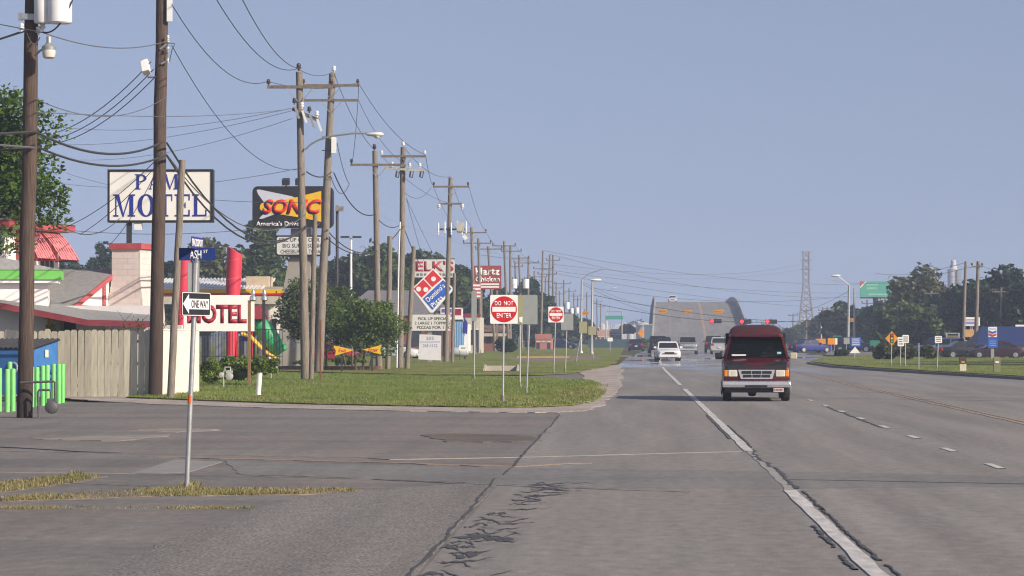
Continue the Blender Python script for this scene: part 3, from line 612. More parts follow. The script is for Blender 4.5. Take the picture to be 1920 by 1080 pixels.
# ---------------------------------------------------------------- lettering and signs
def textmesh(body, size_w=None, size_h=None, bold=.0, shear=0., extrude=.006, spacing=1., line=1.):
    cu = bpy.data.curves.new('t', 'FONT'); cu.body = body; cu.align_x = 'CENTER'; cu.align_y = 'CENTER'
    cu.offset = bold; cu.shear = shear; cu.space_character = spacing; cu.space_line = line; cu.resolution_u = 3; cu.fill_mode = 'BOTH'
    o = bpy.data.objects.new('t', cu); COL.objects.link(o); dg = bpy.context.evaluated_depsgraph_get(); dg.update()
    me = bpy.data.meshes.new_from_object(o.evaluated_get(dg)); bpy.data.objects.remove(o); bpy.data.curves.remove(cu)
    n = len(me.vertices); co = np.empty(n*3); me.vertices.foreach_get('co', co); co = co.reshape(-1, 3)
    lo, hi = co[:, :2].min(0), co[:, :2].max(0); co[:, :2] -= (lo+hi)/2; dim = hi-lo
    if size_w and size_h: sx, sy = size_w/dim[0], size_h/dim[1]
    elif size_w: sx = sy = size_w/dim[0]
    else: sx = sy = size_h/dim[1]
    bm = bmesh.new(); bm.from_mesh(me); bm.verts.ensure_lookup_table()
    for v, c in zip(bm.verts, co): v.co = (c[0]*sx, 0, c[1]*sy)
    # give the characters real thickness, raised towards the viewer (-y)
    geo = bmesh.ops.extrude_face_region(bm, geom=bm.faces[:])
    for e in geo['geom']:
        if isinstance(e, bmesh.types.BMVert): e.co.y = -extrude
    bmesh.ops.recalc_face_normals(bm, faces=bm.faces); bm.to_mesh(me); bm.free(); me.materials.clear(); return me
def letter(parent, body, c, mt, w=None, h=None, name='lettering', rot=None, **kw):
    me = textmesh(body, w, h, **kw); me.materials.append(mt); o = bpy.data.objects.new(name, me); COL.objects.link(o); o.parent = parent
    o.location = Vector(c); 
    if rot: o.rotation_euler = (0, rot, 0)
    OFF[o.name] = Vector((0,0,0)); return o
def rrect(x0, x1, z0, z1, r, n=5):
    out = []
    for cx, cz, a0 in ((x1-r, z0+r, -90), (x1-r, z1-r, 0), (x0+r, z1-r, 90), (x0+r, z0+r, 180)):
        out += [(cx + r*math.cos(R(a0+90*k/n)), cz + r*math.sin(R(a0+90*k/n))) for k in range(n+1)]
    return out
def circ(cx, cz, r, n=28, rx=None): return [(cx + (rx or r)*math.cos(2*math.pi*k/n), cz + r*math.sin(2*math.pi*k/n)) for k in range(n)]
def stand(name, label, cat_, px, d, rz=0., group=None):
    return thing(name, label, cat_, base(px, d), rz, group, world=False)
def zz(py, d): return at(960, py, d).z
def ww(p, d): return p/S(d)
BLUE = M('sign blue', (.02,.035,.25), .5, var=.12)
DKRED = M('dark red letters', (.30,.012,.03), .5, var=.12)
# motel name sign, serif letters drawn stroke by stroke
d = 117.; t = stand('motel_name_sign', 'white rectangular motel name sign with blue serif letters on a dark pole', 'sign', 300, d)
W2, z0, z1 = ww(100, d), zz(416, d), zz(316, d)
MB().box(-W2, W2, 0, .45, z0, z1).build('cabinet', BLACK, t, bevel=.02)
MB().box(-W2+.09, W2-.09, -.02, 0, z0+.09, z1-.09).build('sign_face', CREAM, t)
fr = MB()
for x0, x1, a, c in ((-W2,W2,z0,z0+.09),(-W2,W2,z1-.09,z1),(-W2,-W2+.09,z0+.09,z1-.09),(W2-.09,W2,z0+.09,z1-.09)): fr.box(x0, x1, -.05, -.002, a, c)
fr.build('frame', BLACK, t)
def serif(ch, w_, h_):
    """polygons of one serif letter in a w x h box"""
    a, th, sh = w_*.24, w_*.09, h_*.07; o = []
    def rc(x0, x1, y0, y1): o.append([(x0,y0),(x1,y0),(x1,y1),(x0,y1)])
    if ch in 'PTLE':
        x = (w_-a)/2 if ch == 'T' else w_*.12
        rc(x, x+a, 0, h_); rc(x-w_*.12, x+a+w_*.12, 0, sh)
        if ch != 'T': rc(x-w_*.12, x+a+w_*.10, h_-sh, h_)
        if ch == 'T':
            rc(0, w_, h_-sh*1.2, h_); rc(0, w_*.07, h_*.70, h_-sh); rc(w_*.93, w_, h_*.70, h_-sh)
        if ch in 'LE': rc(x+a, w_, 0, sh*1.2); rc(w_*.91, w_, sh, h_*.30)
        if ch == 'E': rc(x+a, w_, h_-sh*1.2, h_); rc(w_*.91, w_, h_*.72, h_-sh); rc(x+a, w_*.72, h_*.47, h_*.54); rc(w_*.66, w_*.73, h_*.38, h_*.63)
        if ch == 'P':
            n = 10; cx = x+a
            for k in range(n):
                t0, t1 = -90+180*k/n, -90+180*(k+1)/n; q = []
                for tt, ro in ((t0,1),(t1,1),(t1,0),(t0,0)):
                    cxr = (w_-cx) if ro else (w_-cx)-a; czr = h_*.27 if ro else h_*.27-sh*1.1
                    q.append((cx+cxr*math.cos(R(tt)), h_*.73+czr*math.sin(R(tt))))
                o.append(q)
    if ch == 'O':
        n = 20
        for k in range(n):
            q = []
            for tt, ro in ((360*k/n,1),(360*(k+1)/n,1),(360*(k+1)/n,0),(360*k/n,0)):
                q.append((w_/2+(w_/2 if ro else w_/2-a*1.05)*math.cos(R(tt)), h_/2+(h_*.515 if ro else h_*.515-sh)*math.sin(R(tt))))
            o.append(q)
    if ch == 'A':
        o.append([(w_*.08,0),(w_*.17,0),(w_*.52,h_),(w_*.44,h_)]); o.append([(w_*.62,0),(w_*.62+a,0),(w_*.56,h_),(w_*.40,h_)])
        rc(w_*.25, w_*.7, h_*.28, h_*.35); rc(0, w_*.27, 0, sh); rc(w_*.55, w_, 0, sh)
    if ch == 'M':
        rc(w_*.09, w_*.15, 0, h_); rc(w_*.74, w_*.74+a*.75, 0, h_); rc(0, w_*.24, 0, sh); rc(w_*.66, w_, 0, sh); rc(0, w_*.22, h_-sh, h_); rc(w_*.74, w_, h_-sh, h_)
        o.append([(w_*.42,0),(w_*.50,0),(w_*.27,h_),(w_*.09,h_)]); o.append([(w_*.42,0),(w_*.47,0),(w_*.80,h_),(w_*.74,h_)])
    return o
def serifword(parent, word, x0, x1, zb, zt, mt, y=-.03):
    ws = {'M': 1.45, 'O': 1.15, 'L': .95}; tot = sum(ws.get(c, 1.) for c in word) + .16*(len(word)-1); u = (x1-x0)/tot; x = x0
    for c in word:
        cw = ws.get(c, 1.)*u; b = MB()
        for i, poly in enumerate(serif(c, cw, zt-zb)): b.prism([(x+p, zb+q) for p, q in poly], y-.002*(i % 3), y+.008)
        b.build('letter', mt, parent); x += cw + .16*u
serifword(t, 'PAM', ww(-48,d), ww(36,d), zz(354,d), zz(325,d), BLUE)
serifword(t, 'MOTEL', ww(-89,d), ww(88,d), zz(405,d), zz(363,d), BLUE)
MB().box(ww(-65,d), ww(-56,d), .1, .3, -.1, z0).build('post', DARKMETAL, t)
MB().box(ww(-50,d), ww(-36,d), .02, .3, zz(430,d), z0).build('electric_box', WHITEENAMEL, t)
# burger drive-in pylon sign
d = 168.; t = stand('drive_in_sign', 'black pylon sign with red slanted letters on a yellow burst', 'sign', 553, d)
PYL = M('pylon grey stucco', (.30,.28,.25), .9, var=.1, scale=1.5)
zb, zt = 0, zz(428, d)
MB().loft([[(ww(a,d),-.0,z),(ww(b2,d),0,z),(ww(b2,d),1.0,z),(ww(a,d),1.0,z)] for a, b2, z in ((-34,34,-.1),(-31,32,zz(640,d)),(-22,30,zz(540,d)),(-10,28,zz(478,d)),(-8,28,zt))]).build('pylon', PYL, t)
MB().box(ww(-6,d), ww(4,d), -.02, 0, zz(652,d), zz(640,d)).build('access_panel', M('pylon panel', (.36,.34,.31), .8), t)
cab = MB().prism(rrect(ww(-79,d), ww(72,d), zz(427,d), zz(349,d), .32), -.45, .5).build('sign_cabinet', BLACK, t, smooth=True)
GREYF = M('pale lilac panel', (.50,.52,.60), .45, var=.06); YEL = M('sign yellow', (.72,.43,.015), .45, var=.06); 
def sp(px, py): return (ww(px-553, d), zz(py, d))
MB().prism([sp(*p) for p in ((482,356),(487,355),(549,368),(556,372),(512,381),(496,379),(485,364))], -.47, -.451).build('logo_panel', GREYF, t)
MB().prism([sp(*p) for p in ((489,407),(487,410),(493,410),(518,401),(500,396))], -.47, -.451).build('logo_panel', GREYF, t)
MB().prism([sp(*p) for p in ((492,381),(508,377),(552,371),(604,358),(604,416),(566,408),(516,400),(494,398),(488,391),(489,384))], -.485, -.471).build('logo_burst', YEL, t)
PUR = M('logo shadow blue', (.05,.03,.22), .5)
z = zz(387, d)
letter(t, 'SONIC', (ww(-5.5,d), -.487, z-.06), PUR, ww(112,d), ww(27,d), bold=.035, shear=.25, extrude=.01, name='letter_shadow')
letter(t, 'SONIC', (ww(-3.5,d), -.499, z), M('logo red', (.62,.03,.015), .4), ww(112,d), ww(27,d), bold=.035, shear=.25, extrude=.02)
letter(t, "America's Drive-In", (ww(-25,d), -.452, zz(419,d)), WHITEPAINT, ww(94,d), ww(8.5,d), bold=.02, extrude=.008)
MB().prism(rrect(ww(-36,d), ww(66,d), zz(480,d), zz(441,d), .16), -.35, .35).build('board_cabinet', BLACK, t, smooth=True)
MB().prism(rrect(ww(-33,d), ww(60,d), zz(477,d), zz(444,d), .12), -.37, -.351).build('message_board', M('backlit panel white', (.60,.60,.57), .5, var=.05), t)
for i, (s_, x, wd) in enumerate((('FILL UP ON OUR', 10, 76), ('BIG SUPER SONIC', 16, 76), ('CHEESBURGER TODAY', 14, 80))):
    letter(t, s_, (ww(x,d), -.371, zz(449.5+11*i,d)), BLACK, ww(wd,d), ww(7.6,d), bold=.01, extrude=.006)
for px in (536, 561):
    MB().obox((ww(px-553,d), -.1, zz(340,d)), (.42,.5,.34), Euler((R(15),0,0)).to_matrix()).build('flood_lamp', DARKMETAL, t)
    MB().box(ww(px-553,d)-.04, ww(px-553,d)+.04, 0, .08, zz(349,d)-.02, zz(342,d)).build('lamp_bracket', DARKMETAL, t)
t = stand('flood_light_post', 'dark steel post with flood lamp right of the burger sign', 'lamp post', 632, 178.)
MB().cyl((0,0,0), (0,0,zz(385,178)), .10, .09, 8).build('mast', DARKMETAL, t); MB().obox((.15,-.1,zz(391,178)), (.5,.4,.3)).build('lamp_head', M('grey lamp', (.25,.24,.22), .5), t)
t = stand('car_park_lamp', 'white thin car park lamp with twin heads above the trees', 'lamp post', 658, 215.)
MB().cyl((0,0,0), (0,0,zz(446,215)), .11, .08, 8).build('mast', WHITEPAINT, t, smooth=True)
for x in (-.45, .45): MB().obox((x,0,zz(444,215)), (.65,.4,.14)).build('lamp_head', DARKMETAL, t)
# red MOTEL board
d = 111.; t = stand('motel_board', 'white board with red MOTEL letters behind the one way sign', 'sign', 410, d, R(2))
z0, z1 = zz(621,d), zz(553,d)
MB().box(ww(-66,d), ww(67,d), 0, .08, z0, z1).build('board', M('bright white board', (.84,.835,.81), .5, var=.04), t)
letter(t, 'MOTEL', (ww(-3,d), -.002, (zz(571,d)+zz(606,d))/2), DKRED, ww(112,d), ww(36,d), bold=.045, extrude=.008)
for x in (-55, 56): MB().box(ww(x-2,d), ww(x+2,d), .09, .19, -.1, z1-.1).build('post', DARKMETAL, t)
for i, (px, py0, d_, mt, lab) in enumerate(((467.5, 548, 106.5, M('brown timber post', (.22,.13,.065), .8, var=.3, scale=6, stretch=(5,5,.5)), 'brown timber post topped by silver lamp beside the red lettered board'), (494.5, 545, 150, DARKMETAL, 'dark post topped by silver lamp right of the red lettered board'))):
    t = stand('path_lamp', lab, 'lamp post', px, d_)
    k = ww(1, d_); MB().box(-k*2.7, k*2.7, -k*2.7, k*2.7, -.05, zz(563,d_)).build('post', mt, t)
    MB().lathe([(k*3,0),(k*7,k*3),(k*6.5,k*9),(k*3.5,k*11),(k*4.5,k*16),(k*2,k*22)], (k*(7 if i == 0 else 1),0,zz(565,d_)), 12).build('lamp_head', M('polished silver', (.75,.75,.75), .2, .9), t, smooth=True)
# one way + street name post
d = gx(351,915).y; t = stand('one_way_sign', 'ONE WAY arrow sign with ASH ST name plates on steel post at near corner', 'sign', 350, d)
top = at(369, 466, d) - base(350, d)
MB().tube([(0,0,-.1), top], .032, 10).build('post', GALV, t, smooth=True)
pz = lambda py: (zz(py, d)); pxs = lambda py: top.x*(pz(py)/top.z)
MB().tube([(pxs(757),0,pz(757)), (pxs(742),0,pz(742))], .034, 10).build('orange_band', M('orange tape', (.65,.13,.03), .6), t, smooth=True)
plate = bpy.data.objects.new('sign_plate', None)
rz = R(75)
def plateparts(parent, z, x, rz_, y=-.04):
    m = Matrix.Rotation(rz_, 3, 'Z'); return m
def put(o, loc, rz_): o.location = loc; o.rotation_euler = (0, 0, rz_)
o = MB().prism(rrect(-.455,.455,-.152,.152,.03), -.004, .004).build('sign_plate', BLACK, t); cx = pxs(571)+.03; put(o, (cx,-.05,pz(570)), rz)
e = MB()
P_ = rrect(-.45,.45,-.147,.147,.03); Q_ = rrect(-.436,.436,-.139,.139,.025)
for k in range(len(P_)): e.prism([P_[k], P_[(k+1) % len(P_)], Q_[(k+1) % len(Q_)], Q_[k]], -.006, -.0045)
e.build('border', WHITEPAINT, o)
MB().prism([(-.42,.0),(-.24,-.125),(-.24,-.066),(.40,-.066),(.40,.066),(-.24,.066),(-.24,.125)], -.007, -.0045).build('arrow', WHITEPAINT, o)
l = letter(o, 'ONE WAY', (.1,-.0075,0), BLACK, .54, .10, bold=.02, extrude=.002)
o = MB().box(-.46,.46,-.004,.004,-.152,.152).build('back_plate', GALV, t); put(o, (pxs(545)-.03,.06,pz(522)), R(80)); o.scale = (.5,1,1.35)
o = MB().box(-.23,.23,-.003,.003,-.08,.08).build('name_plate', M('street sign blue', (.008,.03,.16), .45, var=.1), t, label='dark blue ASH ST name plate'); put(o, (pxs(475)+.01,-.03,pz(476)), R(4))
letter(o, 'ASH', (-.02,-.004,-.005), WHITEPAINT, .15, .11, bold=.015, extrude=.002); letter(o, 'ST', (.11,-.004,.035), WHITEPAINT, .055, .04, extrude=.002)
o = MB().box(-.36,.36,-.003,.003,-.075,.075).build('name_plate', M('street sign violet blue', (.03,.035,.22), .45), t, label='blue cross street name plate seen nearly edge on'); put(o, (top.x+.01,0,top.z+.07), R(86))
letter(o, 'BRAZOSPORT', (-.02,-.004,0), WHITEPAINT, .62, .10, bold=.03, extrude=.002)
o = MB().lathe([(.035,-.05),(.045,0),(.03,.03)], (top.x,0,top.z-.13), 10).build('cap_bracket', GALV, t)
# do-not-enter signs and other verge signs
SGREY = M('sign back aluminium', (.33,.35,.34), .5, .35, var=.1); SOLIVE = M('sign back olive', (.30,.29,.17), .6, var=.1)
def vsign(label, bpx, d, px0, px1, py0, py1, face, rz=0., text=None, poly=None, r=.028, group=None, posty=None):
    t = stand('traffic_sign', label, 'sign', bpx, d, 0., group)
    off = ww((px0+px1)/2-bpx, d); w_, z0, z1 = ww(px1-px0, d)/2, zz(py1, d), zz(py0, d)
    MB().tube([(0,.02,-.05), (off,.02,z1 if posty is None else zz(posty, d))], r, 8).build('post', GALV, t, smooth=True)
    MB().lathe([(r*2.4,0),(r*2.2,.08),(r*1.3,.22),(r*1.1,.24)], (0,.02,0), 8).build('post_foot', M('dull steel foot', (.20,.19,.18), .7, .2), t)
    pl = MB().prism(poly(w_, (z1-z0)/2) if poly else rrect(-w_, w_, -(z1-z0)/2, (z1-z0)/2, .04), -.03, -.022).build('sign_plate', face, t)
    put(pl, (off, 0, (z0+z1)/2), rz); return t, pl, w_, (z1-z0)/2
for lab, bp, d, a, b2, c, e in (('nearer and larger round red DO NOT ENTER sign on white square', 943, 81.5, 919, 971, 553, 607), ('farther and smaller round red DO NOT ENTER sign on white square', 1038, 146, 1028, 1057, 575, 604.5)):
    t, pl, w_, h_ = vsign(lab, bp, d, a, b2, c, e, WHITEPAINT)
    disc = MB().prism(circ(0, 0, w_*.94, 40), -.034, -.0305).build('red_disc', RED, pl)
    MB().prism(rrect(-w_*.84, w_*.84, -h_*.17, h_*.17, .01), -.038, -.0345).build('white_bar', WHITEPAINT, disc)
    letter(disc, 'DO  NOT', (0,-.035,h_*.42), WHITEPAINT, w_*1.34, h_*.32, bold=.02, extrude=.003)
    letter(disc, 'ENTER', (0,-.035,-h_*.43), WHITEPAINT, w_*1.08, h_*.32, bold=.02, extrude=.003)
vsign('tilted sign seen edge on at the driveway corner', 889, gx(889,713).y, 884, 894, 546, 602, SGREY)
vsign('olive sign back beside the nearer no entry sign', 975, gx(977,728).y, 966, 984, 553, 608, SOLIVE)
_, pl, w_, h_ = vsign('grey square sign back right of the olive one', 987, gx(987,741).y, 981, 1008, 553, 608, SGREY)
vsign('grey sign back right of the smaller no entry sign', 1060, 148, 1052, 1075, 588, 619, SGREY)
vsign('olive sign back left of the tallest steel mast', 1080, 205, 1086, 1101, 603, 625, SOLIVE)
vsign('small olive sign back behind the tallest steel mast', 1112, 230, 1103, 1118, 612, 628, SOLIVE)
sm = bpy.data.objects['traffic_sign.003']; p_ = MB().prism([(-.02,-.3),(.09,-.35),(.10,-.12),(-.03,-.14)], -.045, -.04).build('sticker', WHITEPAINT, sm); put(p_, (0,0,zz(588, 106)), 0)
# right-hand signs
OR = M('sign orange', (.68,.26,.012), .5, var=.08); GRN = M('guide sign green', (.02,.17,.11), .5, var=.1); SBLUE = M('service sign blue', (.02,.09,.42), .5, var=.1)
t, pl, w_, h_ = vsign('orange diamond sign with traffic light symbol on the right verge', 1671, 178, 1660, 1684, 621, 648, OR, poly=lambda w_, h_: [(-w_,0),(0,-h_),(w_,0),(0,h_)])
sy = MB().prism(rrect(-.11,.11,-.30,.30,.03), -.036, -.031).build('symbol', BLACK, pl)
for z_, c in ((.19,(.5,.03,.03)),(0,(.6,.4,.02)),(-.19,(.03,.35,.12))): MB().prism(circ(0, z_, .07, 14), -.040, -.0365).build('symbol_dot', M('dot%.1f' % z_, c, .5), sy)
for lab, bp, d, a, b2, c, e in (('white sign just right of the orange diamond', 1688, 176, 1683, 1695, 632, 649), ('upper white sign on its own post right of the orange diamond', 1697, 172, 1692, 1704, 628, 643), ('white speed sign on a wavy post right of the bare marker post', 1757, 160, 1753, 1766, 630, 643)):
    t, pl, w_, h_ = vsign(lab, bp, d, a, b2, c, e, WHITEPAINT)
    for k in (-1, 0, 1): MB().box(-w_*.7, w_*.7, -.036, -.0305, k*h_*.5-h_*.12, k*h_*.5+h_*.12).build('text_bar', M('faded black print', (.16,.16,.17), .6), pl)
t = stand('marker_post', 'bare thin grey marker post on the right verge', 'post', 1723, 158); MB().box(-.03,.03,-.03,.03,-.05,zz(643,158)).build('post', GALV, t)
t, pl, w_, h_ = vsign('blue square service sign with white lines beside the signal mast', 1604, 262, 1595, 1614, 632, 650, SBLUE)
for k in range(4): MB().box(-w_*.75, w_*.75, -.036, -.0305, h_*(.6-.4*k)-.03, h_*(.6-.4*k)+.03).build('text_bar', WHITEPAINT, pl)
vsign('white triangular sign below the blue service sign', 1602, 215, 1593, 1613, 650, 662, WHITEPAINT, poly=lambda w_, h_: [(-w_,-h_),(w_,-h_),(0,h_)])
vsign('grey sign back left of the blue service sign', 1586, 300, 1582, 1593, 633, 645, SGREY)
vsign('orange square sign with dark arrow right of the crossing blue car', 1558, 300, 1552, 1566, 634, 646, OR)
vsign('wide orange rectangular sign above the crossing blue car', 1537, 360, 1529, 1548, 635, 645, OR)
vsign('white square sign right of the orange square sign', 1564, 310, 1562, 1570, 634, 646, WHITEPAINT)
vsign('green square guide sign left of the signal masts', 1570, 330, 1562, 1578, 629, 643, GRN)
vsign('green rectangular sign low before the right trees', 1640, 285, 1631, 1650, 638, 648, GRN)
vsign('small white sign far at the left kerb beyond no entry signs', 1144, 330, 1139, 1149, 633, 640, WHITEPAINT)
vsign('far orange warning sign left of the bridge ramp', 1201, 420, 1195, 1209, 616, 632, OR, poly=lambda w_, h_: [(-w_,0),(0,-h_),(w_,0),(0,h_)])
# guide sign gantries
for lab, x0, x1, y0, y1, d in (('green guide sign on a frame above the far left kerb', 1137, 1165, 592, 599, 520), ('green guide sign on a frame left of the right hand trees', 1540, 1556, 603, 610, 430)):
    t = stand('overhead_guide_sign', lab, 'sign', x0, d)
    MB().cyl((0,0,0), (0,0,zz(y0-9,d)), .12, n=8).build('post', GALV, t); x = ww(x1-x0+1,d); MB().cyl((x,0,0), (x,0,zz(y0-9,d)), .12, n=8).build('post', GALV, t)
    MB().box(-.1,x+.1,-.1,.1,zz(y0-9,d)-.2,zz(y0-9,d)).build('beam', GALV, t); MB().box(-.2,x+.2,-.2,-.12,zz(y1,d),zz(y0,d)).build('sign_plate', M('pale guide green', (.05,.27,.22), .5), t)
# lawn signs, board and shop signs on the left
t = stand('exit_arrow_sign', 'small yellow arrow board reading Exit below the shrub trees', 'sign', 641, 150.)
k = ww(1,150.); zc = zz(657,150.)
MB().prism([(k*(x-641), zc-k*(y-657)) for x, y in ((625,648),(633,649),(664,656.5),(648,661),(628,667),(630,658))], -.03, .03).build('arrow_board', YEL, t)
letter(t, 'Exit', (k*1,-.03,zc), RED, k*15, k*7, bold=.02, extrude=.005, shear=.2); MB().box(-.04,.04,.03,.1,-.05,zc).build('post', DARKMETAL, t)
t = stand('enter_arrow_sign', 'small yellow arrow board reading Enter right of the exit arrow', 'sign', 697, 152.)
MB().prism([(k*(x-697), zc-k*(y-657)) for x, y in ((680,656),(716,647),(713,656),(715,665),(690,659))], -.03, .03).build('arrow_board', YEL, t)
letter(t, 'Enter', (k*3,-.03,zc+.02), RED, k*19, k*7, bold=.02, extrude=.005, shear=.2); MB().box(-.05,.05,.03,.13,-.05,zc).build('post', DARKMETAL, t)
# pizza sign
d = 205.; t = stand('pizza_sign', 'tilted red and blue square sign with white dots above a letter board', 'sign', 806, d); k = ww(1,d)
def pp(px, py): return (k*(px-806), zz(py, d))
DB = M('domino blue', (.03,.12,.50), .45, var=.08); DR = M('domino red', (.60,.025,.03), .45, var=.08)
MB().prism([pp(*q) for q in ((773,541),(812,503),(848,539),(849,545),(812,586),(807,586))], -.1, .35).build('sign_cabinet', WHITEPAINT, t)
MB().prism([pp(*q) for q in ((776,541),(794,524),(809,540),(791,558))], -.12, -.101).build('red_square', DR, t); MB().prism([pp(*q) for q in ((796,522),(812,506),(829,523),(811,538))], -.12, -.101).build('red_square', DR, t)
MB().prism([pp(*q) for q in ((793,560),(831,525),(847,541),(811,581))], -.12, -.101).build('blue_half', DB, t)
for q in ((785,542),(798.5,543),(813,523)): MB().prism(circ(*pp(*q), k*4.6, 18), -.135, -.1205).build('domino_dot', WHITEPAINT, t)
letter(t, "Domino's", (*[pp(816,549)[0], -.122], pp(816,549)[1]), WHITEPAINT, k*44, k*10, bold=.02, rot=R(-43), extrude=.01); letter(t, 'Pizza', (pp(819,565)[0], -.122, pp(819,565)[1]), WHITEPAINT, k*27, k*9, bold=.02, rot=R(-43), extrude=.01)
MB().box(-.15,.15,0,.3,-.1,zz(586,d)).build('post', GALV, t)
MB().box(k*(770-806), k*(844-806), -.15, .3, zz(620,d), zz(590,d)).build('letter_board', M('letter board white', (.62,.62,.58), .5, var=.06), t)
for i, (s_, x, wd) in enumerate((('PICK UP SPECIAL', 813, 58), ('2 LARGE 1 TOPPING', 811, 66), ('PIZZAS FOR 1 8C', 814, 64))): letter(t, s_, (k*(x-806), -.152, zz(597.5+8.2*i,d)), BLACK, k*wd, k*5.4, bold=.015, extrude=.006)
t = stand('banner_board', 'white cloth banner with faded blue phone number below the pizza letter board', 'banner', 806, 200., R(3))
MB().prism([(-.80,.25),(.78,.18),(.80,1.9),(.3,1.95),(-.72,2.0)], -.03, .03).build('cloth', M('white tarp', (.58,.58,.60), .7, var=.08, scale=2, bump=.3), t)
letter(t, '203', (0,-.031,1.72), BLUE, .5, .22, extrude=.004); letter(t, '265-1122', (.02,-.031,1.2), BLUE, 1.0, .2, extrude=.004); MB().box(-.7,.7,-.036,-.0305,1.42,1.5).build('text_bar', M('faded blue print', (.35,.36,.45), .7), t)
for x in (-.75,.75): MB().box(x-.04,x+.04,.03,.1,-.05,1.9).build('post', GREYWOOD, t)
# meat market sign, chicken sign, small sign
d = 240.; k = ww(1,d); t = stand('shop_sign', 'white sign with big dark red letters behind the tilted pizza sign', 'sign', 815, d)
MB().box(k*-38, k*37, -.1, .25, zz(520,d), zz(486,d)).build('sign_board', M('old sign white', (.60,.59,.56), .6, var=.1), t); letter(t, "ELK'S", (0,-.102,zz(499,d)), DKRED, k*72, k*20, bold=.03, extrude=.01)
for x in range(-34, 32, 7): MB().box(k*x,k*(x+4.5),-.115,-.101,zz(517,d),zz(512.5,d)).build('faded_print', M('faded black print', (.16,.16,.17), .6), t)
MB().box(-k*2,k*2,0,.2,-.1,zz(520,d)).build('post', DARKMETAL, t); MB().box(k*-38,k*38,-.12,.27,zz(486,d),zz(484.5,d)).build('top_trim', DARKMETAL, t)
d = 330.; k = ww(1,d); t = stand('chicken_sign', 'tall brick red sign with cream letters among the utility poles', 'sign', 914, d)
MB().box(k*-26, k*26, -.15, .4, zz(542,d), zz(498,d)).build('sign_board', M('brick red sign', (.30,.045,.04), .55, var=.12), t)
letter(t, 'Hartz', (0,-.152,zz(509,d)), CREAM, k*46, k*14, bold=.04, extrude=.02); letter(t, 'Chicken', (0,-.152,zz(523.5,d)), CREAM, k*46, k*10, bold=.03, extrude=.02)
for y in (533, 538): MB().box(k*-15,k*22,-.17,-.151,zz(y+1.6,d),zz(y-1.6,d)).build('text_bar', CREAM, t)
for x in (-11, 18): MB().box(k*(x-1.5),k*(x+1.5),0,.25,-.1,zz(542,d)).build('post', GREYWOOD, t)
d = 262.; k = ww(1,d); t = stand('shop_sign', 'small white framed shop sign with purple and red print behind the pizza board', 'sign', 847, d)
MB().box(k*-21,k*21,-.1,.2,zz(599,d),zz(577,d)).build('frame', WHITEPAINT, t); MB().box(k*-19,0,-.12,-.101,zz(586,d),zz(579,d)).build('print_panel', M('purple print', (.14,.09,.35), .6), t); MB().box(k*4,k*18,-.12,-.101,zz(591,d),zz(579,d)).build('print_panel', DKRED, t); MB().box(k*-19,k*2,-.12,-.101,zz(594,d),zz(588,d)).build('print_panel', M('pink print', (.5,.25,.27), .6), t)
for x in (-15, 15): MB().box(k*x-.06,k*x+.06,0,.1,-.1,zz(599,d)).build('post', DARKMETAL, t)
# right-hand shop signs
d = 225.; k = ww(1,d); t = stand('fuel_sign', 'fuel station sign with blue and red chevron above blue price panel', 'sign', 1861, d)
MB().box(k*-8,k*8,-.1,.2,zz(632,d),zz(613,d)).build('logo_panel', WHITEPAINT, t); MB().box(k*-9,k*9.5,-.1,.2,zz(652,d),zz(633,d)).build('price_panel', SBLUE, t)
for i, (c, y) in enumerate(((SBLUE,621),(RED,626.5))): MB().prism([(k*x, zz(y+dy,d)) for x, dy in ((-7,-1.5),(0,1),(7,-1.5),(7,2.2),(0,5),(-7,2.2))], -.13, -.101).build('chevron', c, t)
letter(t, 'Chevron', (0,-.101,zz(616.5,d)), SBLUE, k*13, k*2.8, extrude=.01)
for kk in range(3): MB().box(k*-6,k*6,-.12,-.101,zz(640+kk*4,d),zz(638.6+kk*4,d)).build('price_line', M('pale blue print', (.25,.35,.65), .6), t)
MB().box(-.12,.12,0,.2,-.1,zz(652,d)).build('post', GALV, t)
d = 260.; k = ww(1,d); t = stand('shop_sign', 'white sign with blue and red print between the twin right poles', 'sign', 1822, d)
MB().box(k*-14,k*15,-.1,.2,zz(611,d),zz(595,d)).build('sign_board', WHITEPAINT, t); MB().box(k*-12,k*12,-.12,-.101,zz(608,d),zz(603,d)).build('print_panel', M('faded blue', (.2,.24,.5), .6), t); MB().box(k*-10,k*9,-.12,-.101,zz(601,d),zz(598.5,d)).build('print_panel', M('pink print', (.5,.25,.27), .6), t)
MB().box(k*-12,k*6,-.1,.1,zz(632,d),zz(618,d)).build('lower_board', M('ochre board', (.50,.30,.12), .6, var=.15), t); MB().box(-.12,.12,.21,.4,-.1,zz(595,d)).build('post', WHITEPAINT, t); MB().box(k*-1,k*0.5,-.05,.1,zz(618,d),zz(611,d)).build('red_strut', RED, t)
d = 250.; k = ww(1,d); t = stand('shop_sign', 'white and red sign cut by the right edge of the picture', 'sign', 1912, d)
MB().box(k*-8,k*14,-.1,.2,zz(625,d),zz(609,d)).build('sign_board', WHITEPAINT, t); MB().box(k*-5,k*3,-.12,-.101,zz(621,d),zz(613,d)).build('print_panel', M('faded blue', (.2,.24,.5), .6), t); MB().box(k*4,k*12,-.12,-.101,zz(623,d),zz(616,d)).build('print_panel', RED, t); MB().box(k*3,k*14,-.1,.2,zz(652,d),zz(629,d)).build('lower_board', WHITEPAINT, t); MB().box(k*6,k*9,.21,.4,-.1,zz(612,d)).build('post', GALV, t)
d = 270.; k = ww(1,d); t = stand('shop_sign', 'brown wooden hanging board left of the twin right poles', 'sign', 1786, d)
MB().box(k*-9,k*11,-.06,.06,zz(639,d),zz(629,d)).build('sign_board', M('olive brown board', (.16,.12,.055), .7), t)
